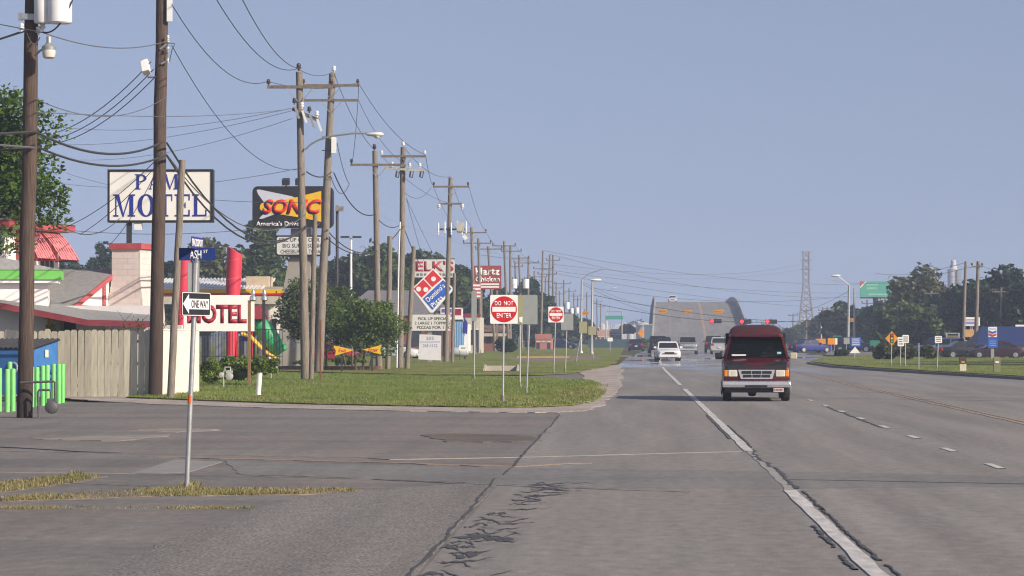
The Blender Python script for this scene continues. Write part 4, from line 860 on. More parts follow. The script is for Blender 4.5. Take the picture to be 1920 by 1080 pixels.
for x in (-11, 12): MB().box(k*x-.07,k*x+.07,-.07,.07,-.1,zz(624,d)).build('post', GALV, t)
MB().box(k*-11,k*12,-.05,.05,zz(626,d),zz(624,d)).build('beam', GALV, t)
d = 430.; k = ww(1,d); t = stand('billboard', 'large pale green billboard with red corner above the right trees', 'billboard', 1642, d)
MB().box(k*-29,k*29,-.3,.3,zz(557,d),zz(528,d)).build('panel', M('billboard green', (.09,.36,.27), .6, var=.08), t)
MB().prism([(k*-29,zz(528,d)),(k*-29,zz(538,d)),(k*-19,zz(528,d))], -.33, -.301).build('corner_panel', M('billboard red', (.45,.10,.10), .6), t); MB().prism([(k*-29,zz(541,d)),(k*-29,zz(538,d)),(k*-19,zz(528,d)),(k*-17,zz(528,d))][::-1], -.33, -.301).build('corner_stripe', WHITEPAINT, t)
for x0, x1, y0, y1 in ((-17,4,533,536),(-17,2,539,543),(-14,20,551,554)): MB().box(k*x0,k*x1,-.32,-.301,zz(y1,d),zz(y0,d)).build('text_bar', M('billboard pale print', (.25,.50,.40), .6), t)
MB().box(k*-29,k*29,-.5,.4,zz(560,d),zz(557.5,d)).build('catwalk', DARKMETAL, t); MB().cyl((0,0,-.1), (0,0,zz(560,d)), .4, n=12).build('column', DARKMETAL, t)
# traffic signals hung on the span wires
for i, (px, py, lab) in enumerate(((1342,602,'traffic signal showing red left of the van roof'), (1398,603,'traffic signal showing red just above the van roof'), (1446,603,'traffic signal showing red right of the van roof'))):
    d = 330.; k = ww(1,d); p = at(px, py, d); t = thing('traffic_signal', lab, 'traffic light', p, 0, 'signals facing the camera', world=False)
    MB().prism(rrect(-k*11,k*11,-k*4,k*4,.1), -.1, .2).build('housing', BLACK, t)
    for j in (-1, 0, 1):
        c = (.9,.02,.02) if j == -1 else ((.12,.09,.01) if j == 0 else (.01,.08,.04))
        MB().lathe([(k*3.2,-.16),(k*3.4,-.101)], (k*7*j,0,0), 14, 'Y').build('lens', M('red lens' if j == -1 else 'dead lens %d' % j, c, .3, emit=((1,.03,.04), 2.2) if j == -1 else None), t)
        MB().lathe([(k*3.7,-.32),(k*3.7,-.1)], (k*7*j,0,k*.4), 12, 'Y').build('visor', BLACK, t) if j > -1 else None
    MB().bar((0,0,k*4), (0,0,k*7), .05, .05).build('hanger', CABLE, t)
for px, py, w_, lab in ((1243,583,8.5,'yellow backed signal head before the left lane of the bridge'), (1290,584,7,'yellow backed signal head before the middle of the bridge'), (1347,584,8.5,'yellow backed signal head before the right lane of the bridge'), (1096,587,8,'yellow backed signal head beside the steel masts on the left'), (1597,600,4,'orange signal head between the right signal masts')):
    d = 345.; k = ww(1,d); p = at(px, py, d); t = thing('traffic_signal', lab, 'traffic light', p, 0, 'signals seen from behind', world=False)
    MB().prism(rrect(-k*w_,k*w_,-k*3.2,k*3.2,.1), -.1, .25).build('housing', M('signal yellow', (.55,.24,.02), .5, var=.1), t); MB().prism(rrect(-k*w_*.8,k*w_*.8,-k*1,k*1,.05), -.14, -.101).build('back_rib', M('signal ochre', (.4,.17,.015), .5), t); MB().bar((0,0,k*3), (0,0,k*7), .05, .05).build('hanger', CABLE, t)
# ---------------------------------------------------------------- fence, dumpster, bollards, meters
PLANK = M('tan fence plank', (.52,.485,.375), .85, var=.3, scale=3, stretch=(4,4,.5), rnd=.22, bump=.25)
PLANKW = M('cream fence plank', (.74,.70,.60), .7, var=.14, scale=3, stretch=(4,4,.6), rnd=.06)  # return planks lighter and creamier than the front planks
FR = R(-7)
t = thing('board_fence', 'tan board fence in front of the motel with cream return at its right end', 'fence', base(283, 90.), FR, world=False)
def plank_mesh(w_, h_, mt):
    b = MB(); b.prism([(-w_/2,0),(w_/2,0),(w_/2,h_-.05),(w_/2-.045,h_),(-w_/2+.045,h_),(-w_/2,h_-.05)], -.012, .012)
    o = b.build('plank', mt, t); return o
h_ = zz(619, 90.)
protos = [plank_mesh(.205, h_, PLANK), plank_mesh(.19, h_+.02, PLANK), plank_mesh(.215, h_-.015, PLANK)]
x = -.11; i = 0
rr = random.Random(12)
while x > -9.6:
    o = protos[i] if i < 3 else place(protos[rr.randrange(3)], t); o.location = (x, rr.uniform(-.004,.004), rr.uniform(-.03,.02)); o.rotation_euler = (0, R(rr.uniform(-.7,.7)), R(rr.uniform(-.6,.6))); x -= .216+rr.uniform(-.004,.008); i += 1
pw = plank_mesh(.205, h_-.01, PLANKW); y = .12; i = 0
while y < 5.6:
    o = pw if i == 0 else place(pw, t); o.location = (.0, y, rr.uniform(-.01,.01)); o.rotation_euler = (0, 0, R(90)); y += .207; i += 1
for z in (.3, 1.0, 1.7): MB().box(-9.6,-.03,.03,.08,z,z+.09).build('rail', PLANK, t)
MB().box(-.02,.015,-.02,.10,-.05,h_+.03).build('corner_post', PLANKW, t); MB().box(-.03,.03,.1,5.7,h_,h_+.05).build('cap_rail', PLANKW, t)
d = 86.; t = stand('dumpster', 'blue steel dumpster with black ribbed lid behind green bollards', 'dumpster', 66, d, R(-18)); k = ww(1,d)
DBLUE = M('dumpster blue', (.045,.17,.42), .5, var=.2, scale=2)
zt0, zt1 = zz(655,d), zz(644,d)
MB().loft([[(-2.0,0,.15),(0,0,.15),(0,1.25,.15),(-2.0,1.25,.15)],[(-2.0,-.08,zt0),(0,-.08,zt0),(0,1.4,zt0+.25),(-2.0,1.4,zt0+.25)]]).build('bin', DBLUE, t)
lid = MB().slab([(-2.04,-.14,zt0+.03),(.04,-.14,zt0+.03),(.04,1.45,zt0+.30),(-2.04,1.45,zt0+.30)], .04).build('lid', BLACK, t)
for kx in range(12): MB().bar((-1.95+kx*.175,-.15,zt0+.045), (-1.95+kx*.175,1.44,zt0+.315), .05, .04).build('lid_rib', M('lid rubber', (.05,.05,.055), .6), lid)
MB().box(-2.03,.03,-.12,-.085,zt0-.16,zt0-.02).build('rim', DBLUE, t); MB().bar((.03,.1,zt0-.55),(.03,1.2,zt0-.75), .07,.08).build('side_bar', M('dumpster dark blue', (.02,.06,.16), .5), t); MB().bar((.03,.1,zt0-.75),(.03,1.2,zt0-.95), .05,.05).build('side_bar', M('dumpster dark blue', (.02,.06,.16), .5), t)
MB().box(.026,.034,.55,.75,zt0-.25,zt0-.02).build('sticker', M('sticker cream', (.6,.55,.4), .6), t)
ring = MB(); 
for kk in range(14):
    a0, a1 = 2*math.pi*kk/14, 2*math.pi*(kk+1)/14; ring.bar((-.72+.15*math.cos(a0),-.07,zt0-.55+.15*math.sin(a0)), (-.72+.15*math.cos(a1),-.07,zt0-.55+.15*math.sin(a1)), .03, .05)
ring.build('emblem_ring', M('worn decal', (.35,.42,.5), .6), t)
GB = M('bright green bollard paint', (.17,.55,.15), .5, var=.12, scale=3, bump=.1)
ords = ['leftmost','second','third','fourth','fifth','sixth','seventh','eighth','ninth','tenth','eleventh']
for i, (px, py0, py1, d_) in enumerate(((-1,691,772,73),(14,693,775,72.5),(18.5,679,759,79),(24.5,692,772,73.2),(60,688,765,77.5),(69.5,689,763,78.5),(80.5,686,762,79),(89,685,760,80),(101,683,758,81.5),(110.5,683,758,81.5),(117.5,683,757,82.5))):
    t = stand('bollard', 'bright green steel bollard, %s from the left edge' % ords[i], 'bollard', px, d_, 0, 'green bollards round the dumpster'); hh = zz(py0, d_)
    MB().lathe([(.068,-.1),(.068,hh-.02),(.06,hh),(.03,hh+.01)], (0,0,0), 14).build('post', GB, t, smooth=True)
IRON = M('cast iron grey', (.11,.11,.115), .6, .3, var=.3, scale=8)
def meter(label, px, d_, s=1., mt=IRON):
    t = stand('gas_meter', label, 'gas meter', px, d_)
    MB().lathe([(.10*s,-.09*s),(.15*s,-.06*s),(.16*s,.04*s),(.10*s,.09*s)], (0,0,.26*s), 14, 'Y').build('meter_body', mt, t, smooth=True)
    MB().box(-.10*s,.13*s,-.06*s,.1*s,.36*s,.46*s).build('meter_head', mt, t, bevel=.02)
    MB().tube([(-.3*s,.02,-.05),(-.33*s,.02,.6*s),(-.3*s,.02,.66*s),(-.05*s,.02,.66*s),(-.02*s,.02,.62*s),(-.02*s,.02,.44*s)], .028*s, 8).build('pipe', mt, t, smooth=True)
    MB().tube([(.08*s,.02,.44*s),(.08*s,.02,.84*s),(.03*s,.02,.86*s),(-.75*s,.02,.83*s)], .028*s, 8).build('pipe', mt, t, smooth=True); return t
meter('dark grey gas meter with bent pipes at foot of nearest pole', 97, gx(97,784).y)
LG = M('pale grey meter paint', (.45,.46,.46), .5, .2, var=.15)
def meter2(label, px, d_, s=1.):
    t = stand('gas_meter', label, 'gas meter', px, d_)
    MB().tube([(-.17*s,0,-.05),(-.17*s,0,.62*s),(.05*s,0,.66*s)], .025*s, 8).build('pipe', LG, t, smooth=True); MB().tube([(-.12*s,0,.62*s),(-.12*s,0,.78*s),(.08*s,0,.78*s),(.08*s,0,.60*s)], .025*s, 8).build('pipe', LG, t, smooth=True)
    MB().lathe([(.09*s,-.07*s),(.14*s,-.05*s),(.14*s,.05*s),(.09*s,.08*s)], (.04*s,0,.45*s), 12, 'Y').build('meter_body', LG, t, smooth=True); MB().box(-.07*s,.16*s,-.06*s,.06*s,.56*s,.66*s).build('meter_head', LG, t); MB().lathe([(.03*s,-.05*s),(.1*s,-.03*s),(.1*s,.02*s)], (-.24*s,0,.5*s), 10, 'Y').build('regulator', LG, t, smooth=True)
meter2('pale gas meter in the grass before the hedge', 428, 104.); meter2('small pale meter on the lawn right of the hedge', 515, 124., .85)
t = stand('marker_post', 'short leaning white marker post on the lawn', 'post', 484, 91.); MB().tube([(0,0,-.05),(.05,0,.72)], [.08,.085], 10).build('post', WHITEPAINT, t, smooth=True); MB().lathe([(.09,0),(.08,.03)], (.05,0,.72), 10).build('cap', LG, t)
# ---------------------------------------------------------------- motel
MW = M('white stucco', (.80,.755,.735), .85, var=.07, scale=1.2, bump=.1); MBLK = M('painted concrete block', (.66,.585,.555), .85, var=.08, scale=5, rnd=.05)
ROOFG = M('grey shingle roof', (.27,.27,.265), .9, var=.22, scale=6, bump=.3); FASC = M('faded red fascia', (.42,.085,.095), .65, var=.18, scale=2)
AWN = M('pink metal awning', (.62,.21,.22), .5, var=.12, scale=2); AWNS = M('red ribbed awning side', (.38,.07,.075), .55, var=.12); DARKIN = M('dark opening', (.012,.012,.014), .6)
mt_ = thing('motel', 'white motel with red fascias, block chimney and pink awnings behind the fence', 'building', base(262, 103.), R(-12), world=False)
k = ww(1, 103.); Z = lambda py: zz(py, 103.)
# chimney of painted blocks
ch = MB(); zt = Z(466)
prof = [(0,.16),(Z(605),.16),(Z(560),.10),(Z(520),0),(zt,0)]
def flare(z):
    for (a, fa), (b2, fb) in zip(prof, prof[1:]):
        if z <= b2: return fa + (fb-fa)*(z-a)/max(1e-6, b2-a)
    return 0
ch.loft([[(-1.08-f,.0-f*.3,z),(0+f,-f*.3,z),(0+f,2.1,z),(-1.08-f,2.1,z)] for z, f in prof]); ch = ch.build('chimney', M('mortar', (.56,.50,.46), .9), mt_)
bw, bh = .405, .205; blk = None
zrow = Z(612); row = 0
def blk_obj(w_): return MB().box(-w_/2+.004,w_/2-.004,-.008,.03,0,bh-.008).build('block', MBLK, ch)
full, part_ = blk_obj(bw), blk_obj(bw/2); used = {id(full): False, id(part_): False}
def putblk(src, loc, rz):
    if not used[id(src)]: used[id(src)] = True; o = src
    else: o = place(src, ch)
    o.location = loc; o.rotation_euler = (0,0,rz)
while zrow < zt-bh:
    f = flare(zrow+bh/2); ln = 1.08+2*f
    x = -1.08-f; first = row % 2
    while x < f-.05:
        w_ = bw/2 if (first and x < -1.07-f+.01) or f-x < bw*.8 else bw
        if f - x < w_ - .02: break
        putblk(full if w_ == bw else part_, (x+w_/2, -f*.3-.002, zrow), 0); x += w_
    y = -f*.3 + (bw/2 if row % 2 else 0)
    if row % 2: putblk(part_, (f+.002, y-bw/4, zrow), R(90))
    while y < 2.1-bw*.9: putblk(full, (f+.002, y+bw/2, zrow), R(90)); y += bw
    zrow += bh; row += 1
MB().box(-1.16,.08,-.08,2.18,zt,Z(455)).build('chimney_cap', FASC, ch)
# gabled wing left of the chimney: ridge parallel to the street
zr, ze = Z(503), Z(572)
MB().slab([(-5.4,-3.3,ze),(-1.12,-3.3,ze),(-1.12,.6,zr),(-5.4,.6,zr)], .12).build('wing_roof', ROOFG, mt_)
MB().slab([(-5.4,3.4,ze),(-1.12,3.4,ze),(-1.12,.6,zr),(-5.4,.6,zr)][::-1], .12).build('wing_roof', ROOFG, mt_)
MB().add([(-1.2,-3.1,0),(-1.2,3.2,0),(-1.2,3.2,ze-.1),(-1.2,.6,zr-.12),(-1.2,-3.1,ze-.1),(-5.4,-3.1,0),(-5.4,3.2,0),(-5.4,3.2,ze-.1),(-5.4,.6,zr-.12),(-5.4,-3.1,ze-.1)], [(0,1,2,3,4),(9,8,7,6,5),(0,4,9,5),(1,6,7,2)]).build('wing_wall', MW, mt_)
MB().bar((-1.08,-3.35,ze-.09),(-1.08,.6,zr-.09), .06, .17).build('rake_board', FASC, mt_)
lv = MB().box(-1.19,-1.15,-.62,-.36,Z(580),Z(527)).build('louvre_shutter', FASC, mt_)
for kk in range(9): MB().box(-1.15,-1.13,-.60,-.38,Z(578)+kk*.115,Z(578)+kk*.115+.05).build('slat', M('shutter slat', (.5,.14,.14), .6), lv)
# two-storey block
u1 = -3.3; zt = Z(432)
MB().box(u1-5, u1, -4.4, .4, 0, zt).build('block_wall', MW, mt_)
MB().box(u1-5.5, u1+.42, -4.9, .9, zt, Z(419)).build('eave_fascia', FASC, mt_); MB().box(u1-5.3, u1+.22, -4.7, .7, zt-.03, zt).build('soffit', WHITEPAINT, mt_)
MB().loft([[(u1-5.55,-4.95,Z(419)),(u1+.47,-4.95,Z(419)),(u1+.47,.95,Z(419)),(u1-5.55,.95,Z(419))],[(u1-3.2,-2.4,Z(395)),(u1-2,-2.4,Z(395)),(u1-2,-1.6,Z(395)),(u1-3.2,-1.6,Z(395))]]).build('block_roof', ROOFG, mt_)
def awning(y0, y1, zt, zb, out):
    n = 9; prof = [(out*math.sin(R(90*k/n*1.0))**1.15, zt-(zt-zb)*(k/n)**1.15) for k in range(n+1)]
    prof = [(out*(1-math.cos(R(80*k/n)))/ (1-math.cos(R(80))) *.55 + out*.45*k/n, zt-(zt-zb)*k/n) for k in range(n+1)]
    # convex hood: projects quickly at first, then drops
    prof = [(out*math.sin(R(90*k/n*.92)), zt-(zt-zb)*(1-math.cos(R(90*k/n)))) for k in range(n+1)]
    prof = [(out*(k/n)**.85, zt-(zt-zb)*(k/n)**1.35) for k in range(n+1)]
    b = MB()
    rings = []
    for yy in np.linspace(y0, y1, 15):
        rings.append(yy)
    for i, yy in enumerate(rings[:-1]):
        lift = .015 if i % 2 else 0
        for (xa, za), (xb, zb2) in zip(prof, prof[1:]):
            b.add([(u1+xa+lift,yy,za+lift),(u1+xb+lift,yy,zb2+lift),(u1+xb+lift,rings[i+1],zb2+lift),(u1+xa+lift,rings[i+1],za+lift)], [(0,1,2,3)])
    a = b.build('awning', AWN, mt_)
    for yy in (y0, y1):
        sdm = MB()
        for kk in range(8):
            xa, xb = out*kk/8, out*(kk+1)/8-.012
            zf = lambda x: zt-(zt-zb)*(max(0, x)/out)**(1.35/.85)
            sdm.add([(u1+xa,yy+(.015 if kk % 2 else 0),zb-.05),(u1+xb,yy+(.015 if kk % 2 else 0),zb-.05),(u1+xb,yy+(.015 if kk % 2 else 0),zf(xb)),(u1+xa,yy+(.015 if kk % 2 else 0),zf(xa))], [(0,1,2,3)])
        sdm.build('awning_side', AWNS, a)
    m = a.modifiers.new('solid', 'SOLIDIFY'); m.thickness = .01
    w_ = MB().box(u1-.03,u1+.012,y0+.15,y1-.15,zb-.75,zt-.1).build('window', M('window glass dark', (.05,.06,.07), .15), mt_)
    for kk in range(4): MB().box(u1+.012,u1+.04,y0+.15+kk*(y1-y0-.34)/3,y0+.19+kk*(y1-y0-.34)/3,zb-.75,zt-.1).build('window_bar', WHITEPAINT, w_)
    MB().box(u1+.0,u1+.05,y0+.1,y1-.1,zb-.8,zb-.75).build('sill', FASC, w_)
awning(-1.55, .05, Z(433), Z(487), .92); awning(-3.4, -1.9, Z(433), Z(487), .85)
# low front roof with red fascia
def LP(px, py, d_): 
    p = at(px, py, d_) - base(262, 103.); m = Matrix.Rotation(R(12), 3, 'Z'); return m @ p
Fr = [LP(-60,556,96.5), LP(165,600,95.), LP(296,603,94.2)]; Bk = [LP(-60,548,99.8), LP(150,573,99.5), LP(300,588,98.5)]
rf = MB(); rf.slab([Fr[0],Fr[1],Bk[1],Bk[0]], .1); rf.slab([Fr[1],Fr[2],Bk[2],Bk[1]], .1); rf.build('porch_roof', ROOFG, mt_)
for a, b2 in zip(Fr, Fr[1:]): MB().bar(a+Vector((0,-.03,-.09)), b2+Vector((0,-.03,-.09)), .05, .20).build('fascia', FASC, mt_)
pwz = LP(0,600,98.6)
MB().box(LP(-60,0,98.8).x, LP(296,0,98.).x, -4.75, -4.45, 0, 2.95).build('porch_wall', MW, mt_)
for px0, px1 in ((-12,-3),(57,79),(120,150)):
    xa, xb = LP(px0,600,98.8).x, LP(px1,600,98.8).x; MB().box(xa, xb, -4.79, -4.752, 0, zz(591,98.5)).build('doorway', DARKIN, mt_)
for px in (24, 84, 106, 124): x = LP(px,600,98.8).x; MB().box(x-.04, x+.04, -4.82, -4.752, 0, 2.6).build('door_post', M('pale grey trim', (.42,.40,.38), .7), mt_)
MB().box(LP(24,600,98.8).x, LP(40,600,98.8).x, -4.78, -4.753, 0, 2.5).build('door', M('pale lilac door', (.45,.40,.40), .6), mt_)
MB().box(LP(165,600,96.).x, LP(296,600,95.).x, -5.2, -5.1, 0, zz(609,95.3)).build('side_wall', MW, mt_)
t = stand('green_trim_building', 'small building with bright green fascia and grey hip roof at left edge', 'building', 40, 97., R(9)); k = ww(1,97.)
GF = M('bright green fascia', (.16,.50,.10), .5, var=.1); zt, zb = zz(505,97.), zz(523,97.)
x1 = k*74; MB().box(-8, x1, 0, .06, zb, zt).build('fascia', GF, t); MB().box(x1-.06, x1, .06, 2.2, zb, zt).build('fascia', GF, t)
MB().loft([[(-8,-.03,zt),(x1+.03,-.03,zt),(x1+.03,1.8,zt),(-8,1.8,zt)],[(-7,.9,zz(440,97.)),(-4.2,.9,zz(440,97.)),(-4.2,.95,zz(440,97.)),(-7,.95,zz(440,97.))]]).build('roof', ROOFG, t)
MB().box(-8, x1-.45, .35, 1.6, 0, zb).build('wall', MW, t); MB().box(-8,x1-.1,.07,1.7,zb-.12,zb).build('soffit', WHITEPAINT, t)
t = stand('hanging_plant', 'yellow flower basket hanging under the motel porch', 'plant', 94, 97.3); zc = zz(612,97.3)
MB().lathe([(.06,-.2),(.16,-.05),(.17,.05)], (0,0,zc), 10).build('basket', M('basket green', (.12,.16,.04), .7), t); 
b = MB(); rr = random.Random(3)
for kk in range(60): p = Vector((rr.gauss(0,.1), rr.gauss(0,.08), zc+.12+rr.gauss(0,.14))); b.obox(p, (.07,.02,.06), Euler((rr.random()*3,rr.random()*3,0)).to_matrix())
b.build('flowers', M('yellow petals', (.6,.40,.03), .6), t); MB().tube([(0,0,zc+.05),(0,0,zc+.9)], .008, 5).build('hook_wire', DARKMETAL, t)
# ---------------------------------------------------------------- drive-in with red tubes, slide
d = 172.; k = ww(1,d); t = stand('drive_in_restaurant', 'drive-in canopy with white ribbed roof and yellow and red trim', 'building', 400, d)
def q(px, py): return (k*(px-400), zz(py,d))
xl, xr = k*(250-400), k*(497-400)
RIB = M('white ribbed roof metal', (.70,.70,.70), .4, .2, var=.08); n = 34
base_r = MB().slab([(xl,0,zz(541,d)),(xr,0,zz(541,d)),(xr,5,zz(520,d)),(xl,5,zz(520,d))], .1).build('roof', RIB, t)
for kk in range(n):
    x = xl + (xr-xl)*(kk+.5)/n; MB().bar((x-.12,.05,zz(541,d)+.05), (x+.12,4.9,zz(520,d)+.04), .09, .10).build('roof_panel', RIB, base_r)
MB().box(xl, k*(560-400), -.12, 0, zz(550,d), zz(541.5,d)).build('yellow_trim', YEL, t); MB().box(xl, k*(560-400), -.18, -.121, zz(553,d), zz(549.6,d)).build('red_trim', RED, t)
MB().box(xl, k*(560-400), -.1, .4, zz(570,d), zz(553.2,d)).build('canopy_fascia', M('cream fascia', (.50,.46,.38), .6), t)
MB().box(k*(458-400), k*(501-400), 1, 3, zz(545,d), zz(517,d)).build('rooftop_box', M('tan stucco', (.55,.44,.30), .8), t)
MB().box(k*(497-400), k*(560-400), .1, 2.2, zz(541.6,d)-.02, zz(537,d)).build('rear_canopy', M('grey canopy', (.35,.35,.36), .7), t)
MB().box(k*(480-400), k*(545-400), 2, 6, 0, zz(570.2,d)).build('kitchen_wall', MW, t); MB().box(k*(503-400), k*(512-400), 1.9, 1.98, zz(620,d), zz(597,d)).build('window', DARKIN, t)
for px in (318, 362, 440, 470): MB().cyl((k*(px-400),1.0,0), (k*(px-400),1.0,zz(569,d)), .1, n=8).build('canopy_post', RED, t)
for px in (332, 380, 405, 450): MB().box(k*(px-408), k*(px-394), 1.5, 1.8, 0, 1.9).build('menu_stall', M('stall grey blue', (.20,.22,.26), .6), t)
TUBE = M('red painted tube', (.62,.04,.07), .45, var=.1, scale=2)
for lab, pb, pt, yt0, yt1, rb, rt, d in (('right leaning red tube with slant cut top behind the red lettered board', 431, 440, 460, 478, 7, 14.5, 148.), ('left leaning red tube with slant cut top behind the one way post', 337, 346, 460, 478, 8, 12, 155.)):
    t = stand('red_tube', lab, 'decor tube', pb, d); k = ww(1,d); n = 16; rings = []
    for f in (0, .12, .25, .5, .75, 1.):
        r_ = k*(rb + (rt-rb)*min(1, f*1.35)); zc = (zz((yt0+yt1)/2,d))*f; xc = k*(pt-pb)*f
        rings.append([(xc+r_*math.cos(2*math.pi*a/n), r_*math.sin(2*math.pi*a/n), zc - (r_*math.cos(2*math.pi*a/n)*.62 if f == 1 else 0)) for a in range(n)])
    MB().loft(rings).build('tube', TUBE, t, smooth=True)
    for f in (.3, .45, .6, .75, .9): 
        r_ = k*(rb + (rt-rb)*min(1, f*1.35))*1.004; zc = (zz((yt0+yt1)/2,d))*f; xc = k*(pt-pb)*f
        MB().tube([(xc+r_*math.cos(R(a)), r_*math.sin(R(a)), zc+.25*(a+180)/180) for a in range(-180, 1, 20)], .012, 4).build('swirl_line', M('pale red line', (.75,.25,.25), .5), bpy.data.objects[t.children[0].name])
d = 152.; k = ww(1,d); t = stand('playground_slide', 'green and yellow playground tube slide beside the grey pylon', 'slide', 490, d)
def sl(px, py, y=0): return (k*(px-490), y, zz(py,d))
cov = MB(); P = [sl(470,597), sl(482,604), sl(494,616), sl(506,632), sl(517,648), sl(527,662)]
cov.tube(P, [.42,.46,.48,.48,.46,.44], 14); cov.build('tube_slide', M('green plastic', (.04,.33,.13), .35, var=.1), t, smooth=True)
for a in np.linspace(.15,.9,7):
    i = int(a*5); p = Vector(P[i]).lerp(Vector(P[i+1]), a*5-i); dirv = (Vector(P[i+1])-Vector(P[i])).normalized(); MB().cyl(p-dirv*.03, p+dirv*.03, .5, n=14).build('slide_ring', M('green plastic dark', (.02,.20,.09), .35), t)
b = MB(); P = [sl(455,626,-.5), sl(470,630,-.5), sl(485,645,-.5), sl(500,660,-.5), sl(522,672,-.5)]
for s in (-.28, .28): b.tube([Vector(p)+Vector((0,s,0)) for p in P], .09, 8)
for a, c in zip(P, P[1:]): b.bar(Vector(a)+Vector((0,0,-.08)), Vector(c)+Vector((0,0,-.08)), .5, .05)
b.build('open_slide', M('yellow plastic', (.78,.46,.04), .4), t)
MB().box(*[k*(452-490), k*(464-490)], -.3, .6, zz(640,d), zz(625,d)).build('blue_panel', M('blue plastic', (.03,.08,.5), .4), t)
MB().loft([[sl(472,598,-1), sl(500,598,-1), sl(500,598,1), sl(472,598,1)],[sl(478,572,-.2), sl(488,572,-.2), sl(488,572,.2), sl(478,572,.2)]]).build('tower_roof', M('maroon roof', (.25,.03,.04), .6), t)
for px in (474, 498): MB().cyl(sl(px,690,.5), sl(px,600,.5), .06, n=8).build('tower_post', DARKMETAL, t)
d = 145.; k = ww(1,d); t = stand('iron_fence', 'black iron picket fence in front of the slide and restaurant', 'fence', 450, d)
for y in (618, 668): MB().box(k*(376-450), k*(530-450), -.02, .02, zz(y,d)-.02, zz(y,d)+.02).build('rail', BLACK, t)
n = 30
for kk in range(n): 
    x = k*(378-450+152*kk/(n-1)); w_ = .012
    (MB().box(x-w_,x+w_,-.012,.012,0,zz(617,d)).build('picket', BLACK, t) if kk == 0 else None)
    if kk: o = place(bpy.data.objects['picket'], t); o.location = (k*152*kk/(n-1), 0, 0)
t = stand('flower_bed', 'low brick edged flower bed under the shrub trees', 'flower bed', 660, 158.); k = ww(1,158.)
MB().box(k*-140,k*50,0,2.5,-.05,.22).build('bed', M('bed soil and brick', (.16,.085,.06), .9, var=.4, scale=6), t)
# shop behind the round shrubs and other shops along the left
def shop(label, px0, px1, d, pyw, pyr, wall, roofm, hip=.25, doors=3, depth=8., awn=None):
    t = stand('shop_building', label, 'building', (px0+px1)/2, d); k = ww(1,d); w_ = k*(px1-px0)/2; zw, zr = zz(pyw,d), zz(pyr,d)
    MB().box(-w_, w_, 0, depth, -.1, zw).build('wall', wall, t)
    if roofm: MB().loft([[(-w_-.3,-.4,zw),(w_+.3,-.4,zw),(w_+.3,depth+.4,zw),(-w_-.3,depth+.4,zw)],[(-w_*(1-hip),depth*.45,zr),(w_*(1-hip),depth*.45,zr),(w_*(1-hip),depth*.55,zr),(-w_*(1-hip),depth*.55,zr)]]).build('roof', roofm, t)
    else: MB().box(-w_-.05, w_+.05, -.05, .3, zw, zr).build('parapet', awn or wall, t)
    n = max(1, doors)
    for i in range(n):
        x = -w_ + 2*w_*(i+.5)/n; ww_ = w_/n*.6
        o = MB().box(x-ww_, x+ww_, -.03, -.002, .9 if i % 2 else .1, min(zw-.4, 2.5)).build('window' if i % 2 else 'door', M('shop glass', (.05,.06,.07), .12), t)
        MB().box(x-ww_-.05, x+ww_+.05, -.05, -.031, min(zw-.4, 2.5), min(zw-.4, 2.5)+.1).build('lintel', WHITEPAINT, o)
    if awn and roofm: MB().slab([(-w_,-.9,zw-.5),(w_,-.9,zw-.5),(w_,0,zw-.1),(-w_,0,zw-.1)], .06).build('canopy', awn, t)
    return t
BRICK = M('red brown brick wall', (.22,.09,.065), .85, var=.25, scale=4); TANW = M('tan wall', (.45,.36,.26), .8, var=.12)
shop('grey hip roofed shop behind the round shrub trees', 640, 838, 262., 592, 543, BRICK, M('slate grey roof', (.16,.155,.16), .85, var=.15), .42, 5, 9., M('dark red canopy', (.22,.03,.04), .6))
shop('low red trimmed shop right of the blue painted trailer', 868, 900, 300., 595, 588, M('cream shop wall', (.5,.47,.4), .8), None, doors=3, awn=M('dark red parapet', (.2,.02,.035), .6))
shop('brick chicken restaurant with tan sign bands behind the nearer no entry sign', 896, 950, 345., 622, 610, BRICK, M('brown roof', (.2,.12,.08), .8), .3, 4, 8., TANW)
shop('far reddish shop between the two round no entry signs', 1004, 1034, 380., 636, 626, M('pink brick', (.38,.16,.13), .8), None, doors=3)
shop('far tan low shop behind the steel masts', 1110, 1142, 560., 628, 618, M('salmon wall', (.50,.30,.22), .8), None, doors=4)
shop('small blue grey shed right of the far tan shop', 1143, 1165, 600., 624, 617, M('slate wall', (.14,.15,.18), .7), M('slate grey roof', (.16,.155,.16), .85), .3, 2)
shop('low shop with dark blue roof behind parked cars at right', 1838, 1990, 240., 647, 612, M('cream shop wall', (.5,.47,.4), .8), M('navy metal roof', (.02,.035,.12), .5, var=.15), .2, 9, 8.)
shop('small cream kiosk left of the fuel sign', 1790, 1840, 275., 654, 640, TANW, M('teal roof', (.10,.17,.22), .6), .2, 3, 5.)
shop('distant tan building right of the bridge', 1404, 1446, 700., 630, 616, M('salmon wall', (.50,.30,.22), .8), None, doors=5)
shop('distant pinkish building left of the right trees', 1448, 1492, 620., 632, 618, M('pink brick', (.38,.16,.13), .8), M('brown roof', (.2,.12,.08), .8), .3, 5)
d = 255.; k = ww(1,d); t = stand('painted_trailer', 'blue and white painted box trailer behind the thin pole', 'trailer', 862, d)
bl = MB().box(k*-13,k*8,0,4,.5,zz(603,d)).build('box', M('sky blue panel', (.12,.34,.62), .5, var=.15), t)
for kk in range(6): MB().box(k*(-12+kk*3.3),k*(-11+kk*3.3),-.04,-.002,.5,zz(604,d)).build('panel_rib', M('pale blue panel', (.35,.52,.72), .5), bl)
MB().box(k*8.1,k*16,.1,4,.5,zz(608,d)).build('white_end', WHITEPAINT, t); MB().prism([(k*6,2.2),(k*14,2.0),(k*15,3.0),(k*8,3.6)], -.08, -.05).build('blue_flash', BLUE, t)
